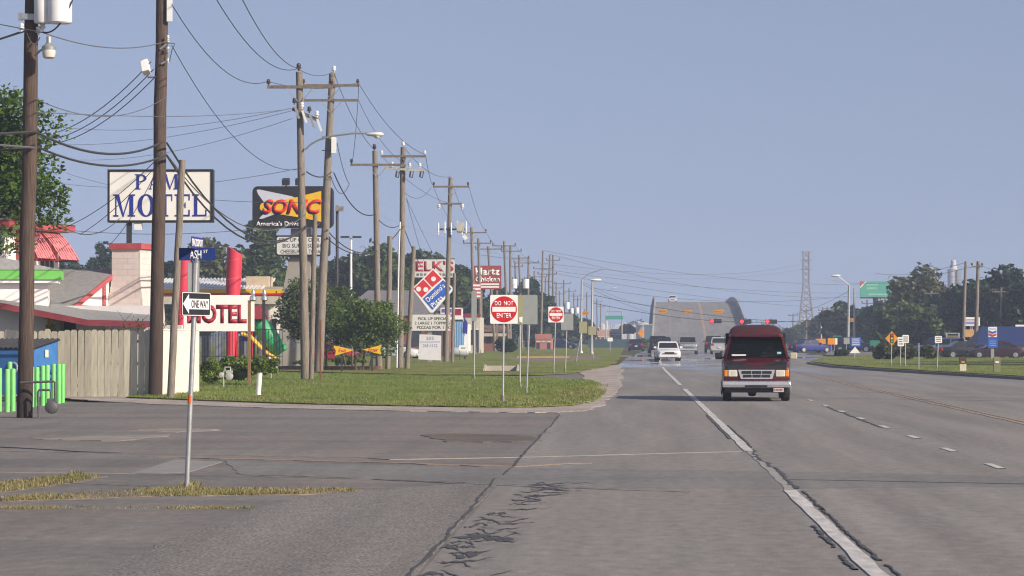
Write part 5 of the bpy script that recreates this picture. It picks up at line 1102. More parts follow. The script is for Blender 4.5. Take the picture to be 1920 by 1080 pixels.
for x in (-8, 6): MB().cyl((k*x,.1,.35), (k*x,.4,.35), .36, n=14).build('wheel', BLACK, t)
t = stand('propane_tank', 'round grey propane tank on the grass below the trailer', 'tank', 861, 225.); MB().lathe([(.0,-.75),(.25,-.7),(.36,-.5),(.36,.5),(.25,.7),(0,.75)], (0,0,.62), 14, 'X').build('tank', M('tank grey', (.45,.48,.5), .4, var=.1), t, smooth=True)
for x in (-.45,.45): MB().box(x-.06,x+.06,-.2,.2,-.05,.35).build('saddle', DARKMETAL, t)
t = stand('yard_sign', 'small white yard sign beside the propane tank', 'sign', 868, 222.); MB().box(-.3,.3,-.015,.015,.75,1.15).build('board', WHITEPAINT, t); MB().box(-.15,.2,-.02,-.0155,.9,.98).build('text_bar', M('faded black print', (.16,.16,.17), .6), t)
for x in (-.25,.25): MB().box(x-.015,x+.015,-.01,.01,-.02,.75).build('leg', DARKMETAL, t)
t = stand('culvert', 'low concrete culvert headwall in the grass', 'culvert', 941, gx(941,697).y); CON = M('culvert concrete', (.42,.38,.33), .9, var=.15); k = ww(1, gx(941,697).y)
MB().prism([(k*-33,0),(k*33,0),(k*30,.32),(k*-30,.32)], 0, .25).build('headwall', CON, t)
for s in (-1,1): MB().slab([(s*k*33,-1.2,.12),(s*k*33,.1,.38),(s*k*29,.1,.38),(s*k*29,-1.2,.12)], .3).build('wing_wall', CON, t)
t = stand('yellow_kerb_bar', 'low yellow parking stop across the far lawn', 'kerb stop', 1018, 240.); MB().prism([(-2.2,0),(2.2,0),(2.15,.16),(-2.15,.16)], 0, .2).build('bar', M('kerb stop yellow', (.5,.32,.08), .7, var=.2), t)
# mailboxes on the right verge
for px, d, lab, c in ((1805, 150., 'cream post box with dark brown top on the right verge', (.07,.045,.02)), (1869, 146., 'olive post box with white label on the right verge', (.20,.20,.11))):
    t = stand('post_box', lab, 'post box', px, d); k = ww(1,d)
    MB().box(k*-6,k*6,-.15,.15,-.05,zz(682,d)).build('pedestal', M('cream pedestal', (.58,.55,.45), .7) if px < 1850 else M('olive box', (.20,.20,.11), .6), t)
    MB().prism(rrect(k*-6.2,k*6.2,zz(682,d)+.01,zz(669,d),.06), -.17, .17).build('box', M('box%d' % px, c, .5), t, smooth=True)
    MB().box(k*-3.5,k*3,-.18,-.171,zz(680,d),zz(677,d)).build('label_plate', WHITEPAINT if px > 1850 else M('gold label', (.5,.3,.03), .5), t)
# ---------------------------------------------------------------- trees and shrubs
BARK = M('tree bark', (.10,.075,.055), .9, var=.4, scale=6, bump=.4)
LF = {'shrub': leafmat('brightened shrub leaves', (.03,.075,.015), (.18,.25,.05), .32), 'oak': leafmat('oak leaves', (.02,.05,.013), (.115,.165,.038)), 'fresh': leafmat('fresh leaves', (.025,.075,.012), (.13,.21,.03), .3), 'dark': leafmat('dark evergreen leaves', (.012,.032,.014), (.045,.085,.026)), 'olive': leafmat('olive leaves', (.04,.06,.018), (.14,.15,.05)), 'hedge': leafmat('hedge leaves', (.04,.095,.015), (.22,.29,.05)), 'myrtle': leafmat('crape myrtle leaves', (.035,.07,.025), (.16,.20,.07))}  # shrub leaves lightened to make up for their shaded side
def crown(name, seed, rx, ry, rz, nclump, per, leaf, cr=.32, top=0., shell=.5):
    """leaf faces gathered in clumps through an ellipsoid volume; gaps between the clumps stay open"""
    rs = np.random.RandomState(seed); Q = []
    c = rs.normal(size=(nclump, 3)); c /= np.linalg.norm(c, axis=1)[:, None]; c *= (rs.rand(nclump, 1)**.45); c *= np.array([rx, ry, rz])*(1-cr*.55)
    c *= 1+.16*rs.normal(size=(nclump, 1))
    for cc in c:
        r = cr*min(rx, rz)*(.55+.8*rs.rand()); n = max(8, int(per*(r/(cr*min(rx, rz)))**1.6))
        dv = rs.normal(size=(n, 3)); dv /= np.linalg.norm(dv, axis=1)[:, None]; dv *= (shell+(1-shell)*rs.rand(n, 1)**.5)
        dv *= r*np.array([1.15, 1.1, .8]); Q.append(cc+dv+rs.normal(size=(n, 3))*r*.12)
    P = np.concatenate(Q); n = len(P)
    a = rs.normal(size=(n, 3)); a[:, 2] *= .6; a /= np.linalg.norm(a, axis=1)[:, None]; b = np.cross(a, rs.normal(size=(n, 3))); b /= np.linalg.norm(b, axis=1)[:, None]
    s = leaf*(.6+.8*rs.rand(n, 1)); a *= s; b *= s*.62
    V = np.stack([P-a, P-b*.9, P+a, P+b*.9], 1).reshape(-1, 3); V[:, 2] = np.maximum(V[:, 2], -rz*1.0+top)
    me = bpy.data.meshes.new(name); me.vertices.add(n*4); me.vertices.foreach_set('co', V.ravel())
    me.loops.add(n*4); me.loops.foreach_set('vertex_index', np.arange(n*4)); me.polygons.add(n); me.polygons.foreach_set('loop_start', np.arange(n)*4)
    me.update(calc_edges=True); me.validate(); return me
CR = {}
def tree(label, px, d, py_top, py_bot, pxw, kind, seed, cat_='tree', trunk=True, name='tree', group=None, dens=1., leaf=.2, nclump=60, depth=None, base_px=None, trunks=1):
    """crown fills px +- pxw/2, py_top..py_bot at distance d"""
    bp = base_px or px
    t = stand(name, label, cat_, bp, d, 0, group); k = ww(1,d); zt, zb = zz(py_top,d), max(.15, zz(py_bot,d)); rx = k*pxw/2; rz = (zt-zb)/2; ry = depth or rx*.8
    me = crown('crown', seed, rx, ry, rz, nclump, int(70*dens), leaf); me.materials.append(LF[kind])
    o = bpy.data.objects.new('crown', me); COL.objects.link(o); o.parent = t; o.location = (k*(px-bp), 0, (zt+zb)/2)
    if trunk:
        rr = random.Random(seed); b = MB(); cx = k*(px-bp)
        for q in range(trunks):
            x0 = (q-(trunks-1)/2)*.35; r0 = max(.07, rx*.06)/ (1 if trunks == 1 else 1.5)
            mid = Vector((cx*.4+x0*1.6, 0, zb+rz*.25)); b.tube([(x0,0,-.1), (x0*1.2+cx*.1,0,zb*.6), mid], [r0, r0*.8, r0*.6], 8)
            for i in range(6):
                e = Vector((cx+rx*rr.uniform(-.65,.65), ry*rr.uniform(-.6,.6), zb+rz*rr.uniform(.6,1.6))); m2 = mid.lerp(e, .5)+Vector((0,0,-.1*rz)); b.tube([mid, m2, e], [r0*.45, r0*.28, r0*.08], 6)
        b.build('trunk', BARK, t, smooth=True)
    return t
tree('tall bright green tree at the left edge behind the nearest pole', 20, 99.5, 128, 480, 215, 'fresh', 13, dens=2.3, leaf=.10, nclump=62, depth=1.9, base_px=-40)
tree('round crape myrtle left of the leaning poles beside the pylon', 575, 158., 525, 645, 118, 'myrtle', 21, dens=2.6, leaf=.085, nclump=60, base_px=600, trunks=3)
tree('dense dark green round shrub tree above the enter arrow', 690, 156., 545, 668, 128, 'shrub', 22, dens=3.0, leaf=.085, nclump=70, base_px=680, trunks=3)
tree('dark shrub tree between the crape myrtle and the enter arrow', 640, 160., 535, 665, 110, 'oak', 23, dens=2.5, leaf=.085, nclump=55, base_px=655, trunks=2)
BGL = 'background trees behind the shops on the left'
for i, (px, d, yt, yb, wd, kind, lab) in enumerate(((195,330,446,640,130,'dark','dark tree between the awnings and block chimney'), (262,300,442,640,90,'dark','dark tree behind the block chimney'), (120,320,478,640,120,'dark','dark tree low behind the two storey block'), (390,300,448,640,130,'olive','olive tree behind the street name plates'), (330,280,470,640,90,'dark','dark tree behind the tall brown pole'), (486,285,420,640,130,'oak','tallest tree left of the burger pylon'), (560,295,470,645,120,'olive','pale olive tree behind the burger pylon'), (655,310,470,645,110,'dark','dark tree below the twin headed lamp'), (610,330,482,645,90,'oak','tree just right of the burger message board'), (715,305,460,640,120,'oak','tree behind the stub pole and hip roofed shop'), (765,330,462,640,110,'dark','dark tree left of the dark red lettered sign'), (815,345,458,640,110,'oak','tree above the dark red lettered sign'), (868,350,480,645,80,'dark','dark tree right of the dark red lettered sign'), (938,400,532,650,70,'dark','small dark tree below the red chicken sign'), (1000,430,520,655,90,'dark','tree behind the blank sign backs'), (1060,480,590,656,70,'dark','low dark trees behind the smaller no entry sign'), (1098,560,596,656,40,'dark','low dark tree behind the steel masts'), (1176,620,612,626,22,'olive','tiny lone tree left of the bridge ramp'), (1203,430,638,656,16,'hedge','small green bush at the foot of the bridge ramp'), (948,300,636,672,30,'dark','dark bush on the lawn below the no entry sign'))):
    tree(lab, px, d, yt, yb, wd, kind, 40+i, group=BGL, dens=1.5, leaf=.0012*d, nclump=60)
BGR = 'trees along the right side of the road'
for i, (px, d, yt, yb, wd, kind, lab) in enumerate(((1570,420,566,664,60,'dark','leftmost dark tree of the right hand wood'), (1615,410,578,664,80,'dark','dark tree behind the twin signal masts'), (1655,400,570,664,90,'dark','dark tree below the green billboard'), (1720,345,512,640,120,'olive','tall olive tree right of the green billboard'), (1690,330,575,664,90,'oak','lower tree right of the blue service sign'), (1735,320,572,668,100,'oak','mid green tree behind the leaning transformer pole'), (1790,330,540,664,100,'dark','dark tree below the pale tower'), (1840,320,520,664,120,'dark','dark tree behind the twin right poles'), (1890,310,500,664,130,'dark','tallest dark tree at the right edge'), (1940,300,515,664,110,'dark','dark tree cut by the right edge'), (1545,520,590,662,50,'dark','far tree beside the faint row of poles'), (1510,640,606,655,60,'oak','hazy far tree right of the van'), (1477,560,620,650,20,'dark','small dark bush beyond the van mirror'))):
    tree(lab, px, d, yt, yb, wd, kind, 80+i, group=BGR, dens=1.6, leaf=.0012*d, nclump=70)
for i, (px, d, yt, yb, wd, lab) in enumerate(((1660,215,640,683,50,'bush with spiky leaves behind the orange diamond sign'), (1700,212,648,682,36,'bush right of the upper white sign'), (1740,220,648,680,40,'bush behind the wavy sign post'), (1578,250,655,672,26,'dark low bush at the foot of the signal mast'))):
    tree(lab, px, d, yt, yb, wd, 'olive' if i < 3 else 'dark', 120+i, cat_='bush', name='bush', group='bushes on the right verge', trunk=False, dens=1.5, leaf=.16, nclump=40)
HG = 'hedge bushes beside the painted fence'
for i, (px, d, yt, yb, wd, lab) in enumerate(((398,106,672,726,50,'low clipped bush touching the cream fence end'), (440,110,664,722,80,'wide hedge bush behind the gas meter'), (492,109,668,706,62,'rounded hedge bush right of the timber lamp post'), (585,166,672,692,90,'low ground cover hedge before the pylon'), (655,164,664,690,80,'low clipped hedge under the shrub trees'))):
    tree(lab, px, d, yt, yb, wd, 'hedge', 140+i, cat_='bush', name='hedge_bush', group=HG, trunk=False, dens=2.4, leaf=.05, nclump=60)
rr = random.Random(2); b = MB(); p = base(262, 93.5)
t = thing('dry_vine', 'bare dry vine twigs sprawling over the fence top', 'plant', p)
for i in range(16):
    x = rr.uniform(-.9,.7); s = Vector((p.x+x, p.y, 2.0)); e = s+Vector((rr.uniform(-.5,.5), rr.uniform(-.2,.2), rr.uniform(.15,.75))); b.tube([s, s.lerp(e,.5)+Vector((rr.uniform(-.15,.15),0,.05)), e], [.014,.01,.005], 5)
b.tube([p+Vector((-.6,0,0)), p+Vector((-.3,0,2.1))], .02, 5)
b.build('twigs', BARK, t)
lv = crown('leaves', 5, .7, .15, .25, 8, 10, .03); lv.materials.append(LF['olive']); o = bpy.data.objects.new('leaves', lv); COL.objects.link(o); o.parent = t; o.location = (0,0,2.25)

for i, (x, y, h_) in enumerate(((41,186,12.),(49,196,13.),(37,172,11.))):      # unseen trees added right of the frame to shade the parked cars
    t = tree(('first','second','third')[i] + ' unseen shade tree added beyond the right edge of the picture', 1900, 200., 330, 600, 300, 'oak', 160+i, group=BGR, dens=1.2, leaf=.25, nclump=70); t.location = (x, y, 0)
# ---------------------------------------------------------------- vehicles
GLASSD = M('tinted car glass', (.015,.018,.02), .06, var=.1, spec=.6); TYRE = M('tyre rubber', (.02,.02,.021), .8, var=.2); RIM = M('alloy rim', (.5,.5,.5), .3, .8); CHROME = M('chrome', (.72,.72,.71), .26, .75, var=.05)
LAMP = M('headlamp glass', (.58,.55,.48), .12, var=.05); TAIL = M('tail lamp red', (.45,.01,.015), .2); AMBER = M('amber lens', (.7,.22,.03), .2); PLASTIC = M('black bumper plastic', (.03,.03,.032), .6); PLATE = M('number plate', (.6,.58,.55), .5)
def paint(name, c): return M('car paint ' + name, c, .3, .1, var=.06, coat=.35, spec=.4)
STY = {  # body stations (fraction of length, low z, top z, half-width factor); cabin: belt front/rear, roof front/rear fractions
 'sedan': dict(L=4.7, W=1.8, H=1.45, body=[(0,.30,.62,.80),(.03,.2,.72,.93),(.12,.18,.80,1.),(.30,.18,.93,1.),(.5,.18,.95,1.),(.80,.18,.98,1.),(.95,.22,.95,.96),(1,.32,.78,.86)], cab=(.27,.86,.42,.70), belt=.92, top=.80),
 'suv': dict(L=4.6, W=1.85, H=1.72, body=[(0,.35,.80,.86),(.03,.25,.95,.95),(.14,.25,1.05,1.),(.28,.25,1.12,1.),(.95,.25,1.12,1.),(1,.35,1.0,.95)], cab=(.25,.985,.38,.94), belt=1.10, top=.84),
 'pickup': dict(L=5.4, W=1.95, H=1.85, body=[(0,.45,.95,.88),(.02,.35,1.08,.96),(.25,.35,1.18,1.),(.62,.35,1.2,1.),(.99,.38,1.2,1.),(1,.42,1.15,.97)], cab=(.24,.60,.33,.56), belt=1.17, top=.84)}
def car(label, style, pm, px, d, rz, group=None, name='car', cat_='car', z=0., chrome=False, dirt=None):
    s = STY[style]; L_, W_, H_ = s['L'], s['W'], s['H']; t = stand(name, label, cat_, px, d, rz, group); t.location.z = z
    def ring(f, lo, hi, wf):
        y = -L_/2+f*L_; w_ = W_/2*wf; return [(-w_*.9,y,lo),(w_*.9,y,lo),(w_,y,lo+.10),(w_,y,lo+(hi-lo)*.7),(w_*.95,y,hi-.05),(w_*.82,y,hi),(-w_*.82,y,hi),(-w_*.95,y,hi-.05),(-w_,y,lo+(hi-lo)*.7),(-w_,y,lo+.10)]
    MB().loft([ring(*r) for r in s['body']]).build('body', pm, t, smooth=True)
    a, b2, c, e = [-L_/2+f*L_ for f in s['cab']]; zb, wb, wt = s['belt']-.02, W_/2*.93, W_/2*s['top']
    lo = [(-wb,a,zb),(wb,a,zb),(wb,b2,zb),(-wb,b2,zb)]; hi = [(-wt,c,H_-.06),(wt,c,H_-.06),(wt,e,H_-.06),(-wt,e,H_-.06)]; tp = [(-wt*.85,c+.12,H_),(wt*.85,c+.12,H_),(wt*.85,e-.12,H_),(-wt*.85,e-.12,H_)]
    cab = MB().loft([lo, hi, tp]).build('cabin', pm, t)
    def pane(nm, q, i0=.06, i1=.94, j0=.1, j1=.9):
        q = [Vector(p) for p in q]; nn = (q[1]-q[0]).cross(q[3]-q[0]).normalized()
        def uv(u, v): return q[0].lerp(q[1], u).lerp(q[3].lerp(q[2], u), v)
        P = [uv(i0,j0), uv(i1,j0), uv(i1,j1), uv(i0,j1)]; cc = sum(P, Vector())/4
        if nn.dot(cc-Vector((0,(a+b2)/2,zb))) < 0: nn = -nn
        b = MB(); b.add([p+nn*.012 for p in P]+[p-nn*.01 for p in P], [(0,1,2,3),(7,6,5,4),(0,4,5,1),(1,5,6,2),(2,6,7,3),(3,7,4,0)]); b.build(nm, GLASSD, t)
    pane('windscreen', [lo[0],lo[1],hi[1],hi[0]]); pane('rear_window', [lo[2],lo[3],hi[3],hi[2]])
    for q in ([lo[1],lo[2],hi[2],hi[1]], [lo[3],lo[0],hi[0],hi[3]]): pane('side_window', q, .05, .47); pane('side_window', q, .52, .94)
    r = .33 if style == 'sedan' else .38
    for sx in (-1,1):
        for f in (.175,.80):
            y = -L_/2+f*L_; wh = MB().cyl((sx*(W_/2-.22),y,r), (sx*(W_/2+.01),y,r), r, n=18).build('wheel', TYRE, t, smooth=True); MB().lathe([(r*.62,-.01),(r*.58,.012),(r*.2,.02)], (sx*(W_/2+.012),y,r), 14, 'X').build('rim', RIM, wh)
        y0 = -L_/2; zf = s['body'][1][2]; 
        MB().loft([[(sx*W_*.25,y0-.01,zf-.20),(sx*W_*.43,y0+.08,zf-.18),(sx*W_*.43,y0+.12,zf-.04),(sx*W_*.27,y0+.02,zf-.06)],[(sx*W_*.25,y0+.12,zf-.20),(sx*W_*.43,y0+.2,zf-.18),(sx*W_*.43,y0+.24,zf-.04),(sx*W_*.27,y0+.14,zf-.06)]]).build('headlight', LAMP, t)
        zr = s['body'][-2][2]; MB().box(sx*W_*.30 if sx > 0 else -W_*.46, W_*.46 if sx > 0 else -W_*.30, L_/2-.12, L_/2+.02, zr-.28, zr-.06).build('tail_light', TAIL, t)
        MB().obox((sx*(W_/2+.1), a+.35, s['belt']+.08), (.2,.1,.14)).build('mirror', pm, t)
    zl = s['body'][0][1]
    MB().box(-W_*.2,W_*.2,-L_/2-.02,-L_/2+.1,zf-.24,zf-.07).build('grille', CHROME if chrome else PLASTIC, t); MB().box(-W_*.43,W_*.43,-L_/2-.05,-L_/2+.2,zl-.02,zl+.16).build('front_bumper', CHROME if chrome else pm, t); MB().box(-W_*.43,W_*.43,L_/2-.1,L_/2+.06,zl,zl+.18).build('rear_bumper', PLASTIC if style == 'pickup' else pm, t)
    MB().box(-W_*.3,W_*.3,-L_/2-.055,-L_/2+.02,zl+.17,zl+.25).build('air_intake', PLASTIC, t); MB().box(-.16,.16,L_/2+.061,L_/2+.07,zl+.25,zl+.40).build('number_plate', PLATE, t)
    if style == 'pickup': MB().box(-W_*.42,W_*.42,L_*.12,L_/2-.06,1.195,1.21).build('cargo_bed', PLASTIC, t)
    return t
PWHITE, PBLUE, PNAVY, PBLACK, PSILV = paint('white', (.72,.72,.72)), M('car paint blue', (.006,.018,.15), .45, 0, var=.06, spec=.2), paint('navy', (.012,.018,.06)), paint('black', (.012,.012,.014)), paint('silver', (.42,.43,.44))
car('white sedan driving towards the camera along the lane line', 'sedan', PWHITE, 1251.5, 222., R(3))
car('grey pickup truck following behind on the right of the white sedan', 'pickup', paint('grey', (.20,.20,.21)), 1289, 290., R(0), name='pickup_truck', cat_='pickup truck', chrome=True)
car('dark pickup truck partly hidden behind the white sedan', 'pickup', PBLACK, 1233, 305., R(2), name='pickup_truck', cat_='pickup truck')
car('dark suv just behind the dark pickup near the bridge foot', 'suv', PNAVY, 1244, 335., R(2), name='suv')
car('dark blue car driving away along the left kerb', 'sedan', PNAVY, 1192.5, 345., R(180))
car('silver suv driving away towards the bridge beside the van', 'suv', PSILV, 1349, 300., R(178), name='suv')
car('dark pickup driving away left of the silver suv', 'pickup', PBLACK, 1338, 318., R(178), name='pickup_truck', cat_='pickup truck')
car('blue coupe turning across the road right of the van', 'sedan', PBLUE, 1520, 318., R(118))
car('second blue car behind the blue coupe', 'sedan', PBLUE, 1519, 330., R(60))
PKG = 'cars parked before the shop on the right'
car('dark blue minivan parked behind the white speed sign', 'suv', paint('dusk blue', (.012,.04,.10)), 1760, 245., R(-58), PKG)
car('black sedan parked behind the cream post box', 'sedan', PBLACK, 1812, 240., R(100), PKG)
car('white car half hidden behind the black sedan', 'sedan', PWHITE, 1804, 262., R(70), PKG)
car('dark maroon car parked behind the olive post box', 'sedan', paint('dark maroon', (.03,.012,.018)), 1868, 236., R(-88), PKG)
car('dark suv behind the maroon car beside the fuel sign', 'suv', PNAVY, 1866, 258., R(90), PKG, name='suv')
car('dark car at the right edge under the shop roof', 'sedan', PBLACK, 1922, 244., R(-95), PKG)
car('dark car with reddish lamps behind the blue service sign', 'suv', PBLACK, 1600, 320., R(80), PKG, name='suv')
car('white car parked behind the poles left of the pizza banner', 'sedan', PWHITE, 740, 235., R(70))
car('red car parked behind the crape myrtle', 'sedan', paint('red', (.35,.015,.02)), 612, 205., R(80))
car('dark car far behind the smaller no entry sign', 'sedan', PNAVY, 1052, 400., R(80))
# ---- maroon conversion van, front towards the camera
MAR = paint('maroon', (.072,.006,.008)); MARD = M('faded maroon roof', (.06,.014,.014), .6, var=.35, scale=2.5); INT = M('dark interior', (.02,.018,.018), .8)
vd = 84.6; V = stand('passenger_van', 'dark maroon high roof passenger van driving towards the camera with chrome bumper', 'van', 1418.5, vd, R(-1.7))
def vr(y, lo, hi, hw): return [(-hw*.93,y,lo),(hw*.93,y,lo),(hw,y,lo+.12),(hw,y,hi-.22),(hw*.97,y,hi-.06),(hw*.86,y,hi),(0,y,hi+.03),(-hw*.86,y,hi),(-hw*.97,y,hi-.06),(-hw,y,hi-.22),(-hw,y,lo+.12)]
MB().loft([vr(0,.56,.97,.91), vr(.04,.46,1.05,.955), vr(.22,.42,1.12,.98), vr(.86,.40,1.27,1.0), vr(1.2,.38,1.30,1.0), vr(5.2,.38,1.30,1.0), vr(5.42,.44,1.26,.96)]).build('body', MAR, V, smooth=True)
# cabin: posts, roof skin and rear walls round a hollow cab
zb, zt = 1.29, 1.87
fb, ft = (.90,.80), (.735,1.36)                                   # windscreen: half-width and y at foot and head
SIDE_V = []
for s in (-1,1):
    MB().bar((s*(fb[0]+.01),fb[1],zb-.03), (s*(ft[0]+.02),ft[1],zt+.02), .06, .07).build('windscreen_pillar', MAR, V)
    MB().add([(s*.985,2.15,zb-.02),(s*.97,5.4,zb-.02),(s*.80,5.35,zt),(s*.80,2.05,zt),(s*.94,2.15,zb-.02),(s*.92,5.36,zb-.02),(s*.76,5.3,zt),(s*.76,2.05,zt)], [(0,1,2,3),(7,6,5,4),(0,3,7,4),(1,5,6,2)]).build('side_panel', MAR, V)
    MB().add([(s*.975,fb[1]+.12,zb),(s*.985,2.13,zb),(s*.81,2.05,zt-.02),(s*.79,ft[1]+.06,zt-.02),(s*.965,fb[1]+.12,zb),(s*.975,2.13,zb),(s*.80,2.05,zt-.02),(s*.78,ft[1]+.06,zt-.02)], [(0,1,2,3),(7,6,5,4)]).build('side_window', glassmat('van side glass', (.01,.012,.012), .75) if s < 0 else bpy.data.materials['van side glass'], V)
    MB().add([(s*.972,2.6,zb+.1),(s*.96,5.0,zb+.1),(s*.845,4.95,zt-.12),(s*.845,2.55,zt-.12)], [(0,1,2,3)]).build('side_window', GLASSD, V)
MB().add([(-.97,5.4,zb-.02),(.97,5.4,zb-.02),(.80,5.35,zt),(-.80,5.35,zt)], [(0,1,2,3)]).build('rear_panel', MAR, V)
MB().box(-.9,.9,2.2,2.26,.5,2.0).build('cab_divider', INT, V); MB().box(-.93,.93,.9,2.2,.55,.62).build('cab_floor', INT, V)
MB().loft([[(-.9,.82,1.24),(.9,.82,1.24),(.9,1.25,1.24),(-.9,1.25,1.24)],[(-.86,.86,1.31),(.86,.86,1.31),(.86,1.25,1.36),(-.86,1.25,1.36)]]).build('dashboard', INT, V)
ws = MB(); q = [(-fb[0]+.03,fb[1],zb),(fb[0]-.03,fb[1],zb),(ft[0]-.02,ft[1],zt),(-ft[0]+.02,ft[1],zt)]
ws.add([Vector(p) for p in q]+[Vector(p)+Vector((0,.012,-.004)) for p in q], [(0,1,2,3),(7,6,5,4),(0,4,5,1),(1,5,6,2),(2,6,7,3),(3,7,4,0)]); ws.build('windscreen', glassmat('van windscreen', (.006,.008,.008), .45), V)
MB().box(-.72,-.30,.83,.86,1.335,1.375).build('paper', WHITEPAINT, V); MB().box(.62,.74,.90,.905,1.33,1.45).build('inspection_sticker', M('pale teal sticker', (.35,.55,.55), .6), V)
for s in (-.4,.45): MB().bar((s-.3,.82,1.315),(s+.25,.88,1.345), .02, .02).build('wiper', BLACK, V)
def rring(z, hw, y0, y1, r=.12): return [(-hw+r,y0,z),(hw-r,y0,z),(hw,y0+r*1.3,z),(hw,y1,z),(-hw,y1,z),(-hw,y0+r*1.3,z)]
MB().loft([rring(1.85,.76,1.30,5.38), rring(1.90,.79,1.20,5.4), rring(1.97,.79,1.22,5.4), rring(2.02,.775,1.30,5.38), rring(2.13,.73,1.55,5.34), rring(2.21,.63,1.85,5.25), rring(2.255,.42,2.3,5.0)]).build('high_roof', MARD, V, smooth=True)
MB().loft([rring(1.875,.775,1.22,1.6), rring(1.90,.80,1.185,1.6), rring(1.965,.80,1.205,1.6), rring(1.98,.785,1.23,1.6)]).build('roof_visor', MAR, V, smooth=True)
MB().loft([[(-.88,-.012,.94),(.88,-.012,.94),(.93,.2,.98),(-.93,.2,.98)],[(-.86,.03,1.07),(.86,.03,1.07),(.9,.34,1.165),(-.9,.34,1.165)]]).build('hood_bra', M('black vinyl bra', (.012,.012,.013), .5), V)
# panel gaps, antenna
for s_ in (-1,1): MB().bar((s_*.80,.06,1.078),(s_*.78,.80,1.272), .012, .01).build('panel_gap', BLACK, V); MB().bar((s_*1.002,1.05,.55),(s_*1.002,1.05,1.25), .012, .012).build('panel_gap', BLACK, V); MB().bar((s_*1.002,2.1,.45),(s_*1.002,2.1,1.25), .012, .012).build('panel_gap', BLACK, V)
MB().bar((-.96,-.008,.655),(.96,-.008,.655), .014, .012).build('panel_gap', BLACK, V); MB().tube([(-.9,.7,1.2),(-.93,.72,1.95)], .006, 5).build('antenna', BLACK, V)
# grille, lamps, bumper
gr = MB().prism([(-.54,.93),(-.46,.66),(.46,.66),(.54,.93)][::-1], -.05, .05).build('grille', CHROME, V)
for x0, x1 in ((-.44,-.16),(-.135,.135),(.16,.44)):
    for z0, z1 in ((.81,.895),(.705,.785)): 
        f0 = .9 if z0 < .8 else 1.; MB().box(x0*f0,x1*f0,-.062,-.051,z0,z1).build('grille_opening', BLACK, gr)
for s in (-1,1):
    xs = sorted((s*.56,s*.83)); hl = MB().box(xs[0],xs[1],-.03,.1,.73,.925).build('headlight', LAMP, V, bevel=.02); MB().lathe([(.06,-.036),(.05,-.031)], (s*.68,0,.83), 14, 'Y').build('bulb_bowl', M('lamp bowl', (.5,.48,.42), .3), hl)
    xs = sorted((s*.835,s*.945)); MB().box(xs[0],xs[1],-.01,.16,.73,.925).build('indicator', AMBER, V, bevel=.02)
    MB().obox((s*1.10,.98,1.33), (.22,.14,.20)).build('mirror', BLACK if s < 0 else M('sunlit mirror', (.42,.38,.30), .5), V, bevel=.03); MB().bar((s*.95,1.0,1.26),(s*1.03,.98,1.29), .05,.04).build('mirror_arm', BLACK, V)  # sunlight put into the right mirror's colour, left one plain black
    for y in (.95, 4.35):
        wh = MB().lathe([(.20,-.13),(.345,-.12),(.365,-.08),(.365,.08),(.345,.12),(.20,.13)], (s*.86,y,.365), 20, 'X').build('wheel', TYRE, V, smooth=True); MB().lathe([(.2,0),(.2,.02),(.08,.05)], (s*.99 if s > 0 else -1.04,y,.365), 14, 'X').build('rim', RIM, wh, smooth=True)
MB().loft([[(-.97,-.02,.40),(.97,-.02,.40),(.985,.2,.40),(-.985,.2,.40)],[(-.98,-.16,.42),(.98,-.16,.42),(1.0,.1,.42),(-1.0,.1,.42)],[(-.98,-.19,.50),(.98,-.19,.50),(1.0,.1,.50),(-1.0,.1,.50)],[(-.98,-.16,.58),(.98,-.16,.58),(1.0,.1,.58),(-1.0,.1,.58)],[(-.97,-.05,.605),(.97,-.05,.605),(.985,.2,.605),(-.985,.2,.605)]]).build('bumper', CHROME, V, bevel=.01)
MB().prism(rrect(-.34,.31,.425,.48,.02), -.20, -.165).build('bumper_slot', BLACK, V); MB().box(.49,.79,-.215,-.196,.285,.40).build('number_plate', M('pinkish plate', (.55,.42,.42), .5), V)
for kk in range(6): MB().box(.515+kk*.042,.54+kk*.042,-.219,-.2155,.32,.37).build('plate_print', M('plate print', (.12,.05,.08), .5), V)
b = MB(); b.box(-.9,.9,.1,5.2,.26,.40); b.lathe([(.0,-.13),(.1,-.11),(.14,0),(.1,.11),(0,.13)], (-.12,.95,.26), 12); b.bar((-.75,.95,.3),(.75,.95,.3),.1,.1); b.build('underbody', BLACK, V)
for s in (-1,1): 
    st = MB().box(s*.42-.25,s*.42+.25,1.55,2.05,.62,.80); st.obox((s*.42,2.08,1.12), (.48,.14,.75), Euler((R(-10),0,0)).to_matrix()); st.obox((s*.42,2.14,1.58), (.26,.10,.2)); st.build('seat', M('grey seat cloth', (.07,.065,.065), .9), V, bevel=.04)
sw = MB(); sw.tube([(.42+.19*math.cos(a), 1.33-.07*math.sin(a), 1.27+.17*math.sin(a)) for a in np.linspace(0, 2*math.pi, 17)], .018, 6); sw.bar((.42,1.33,1.27),(.42,1.2,1.2),.05,.05); sw.build('steering_wheel', BLACK, V)
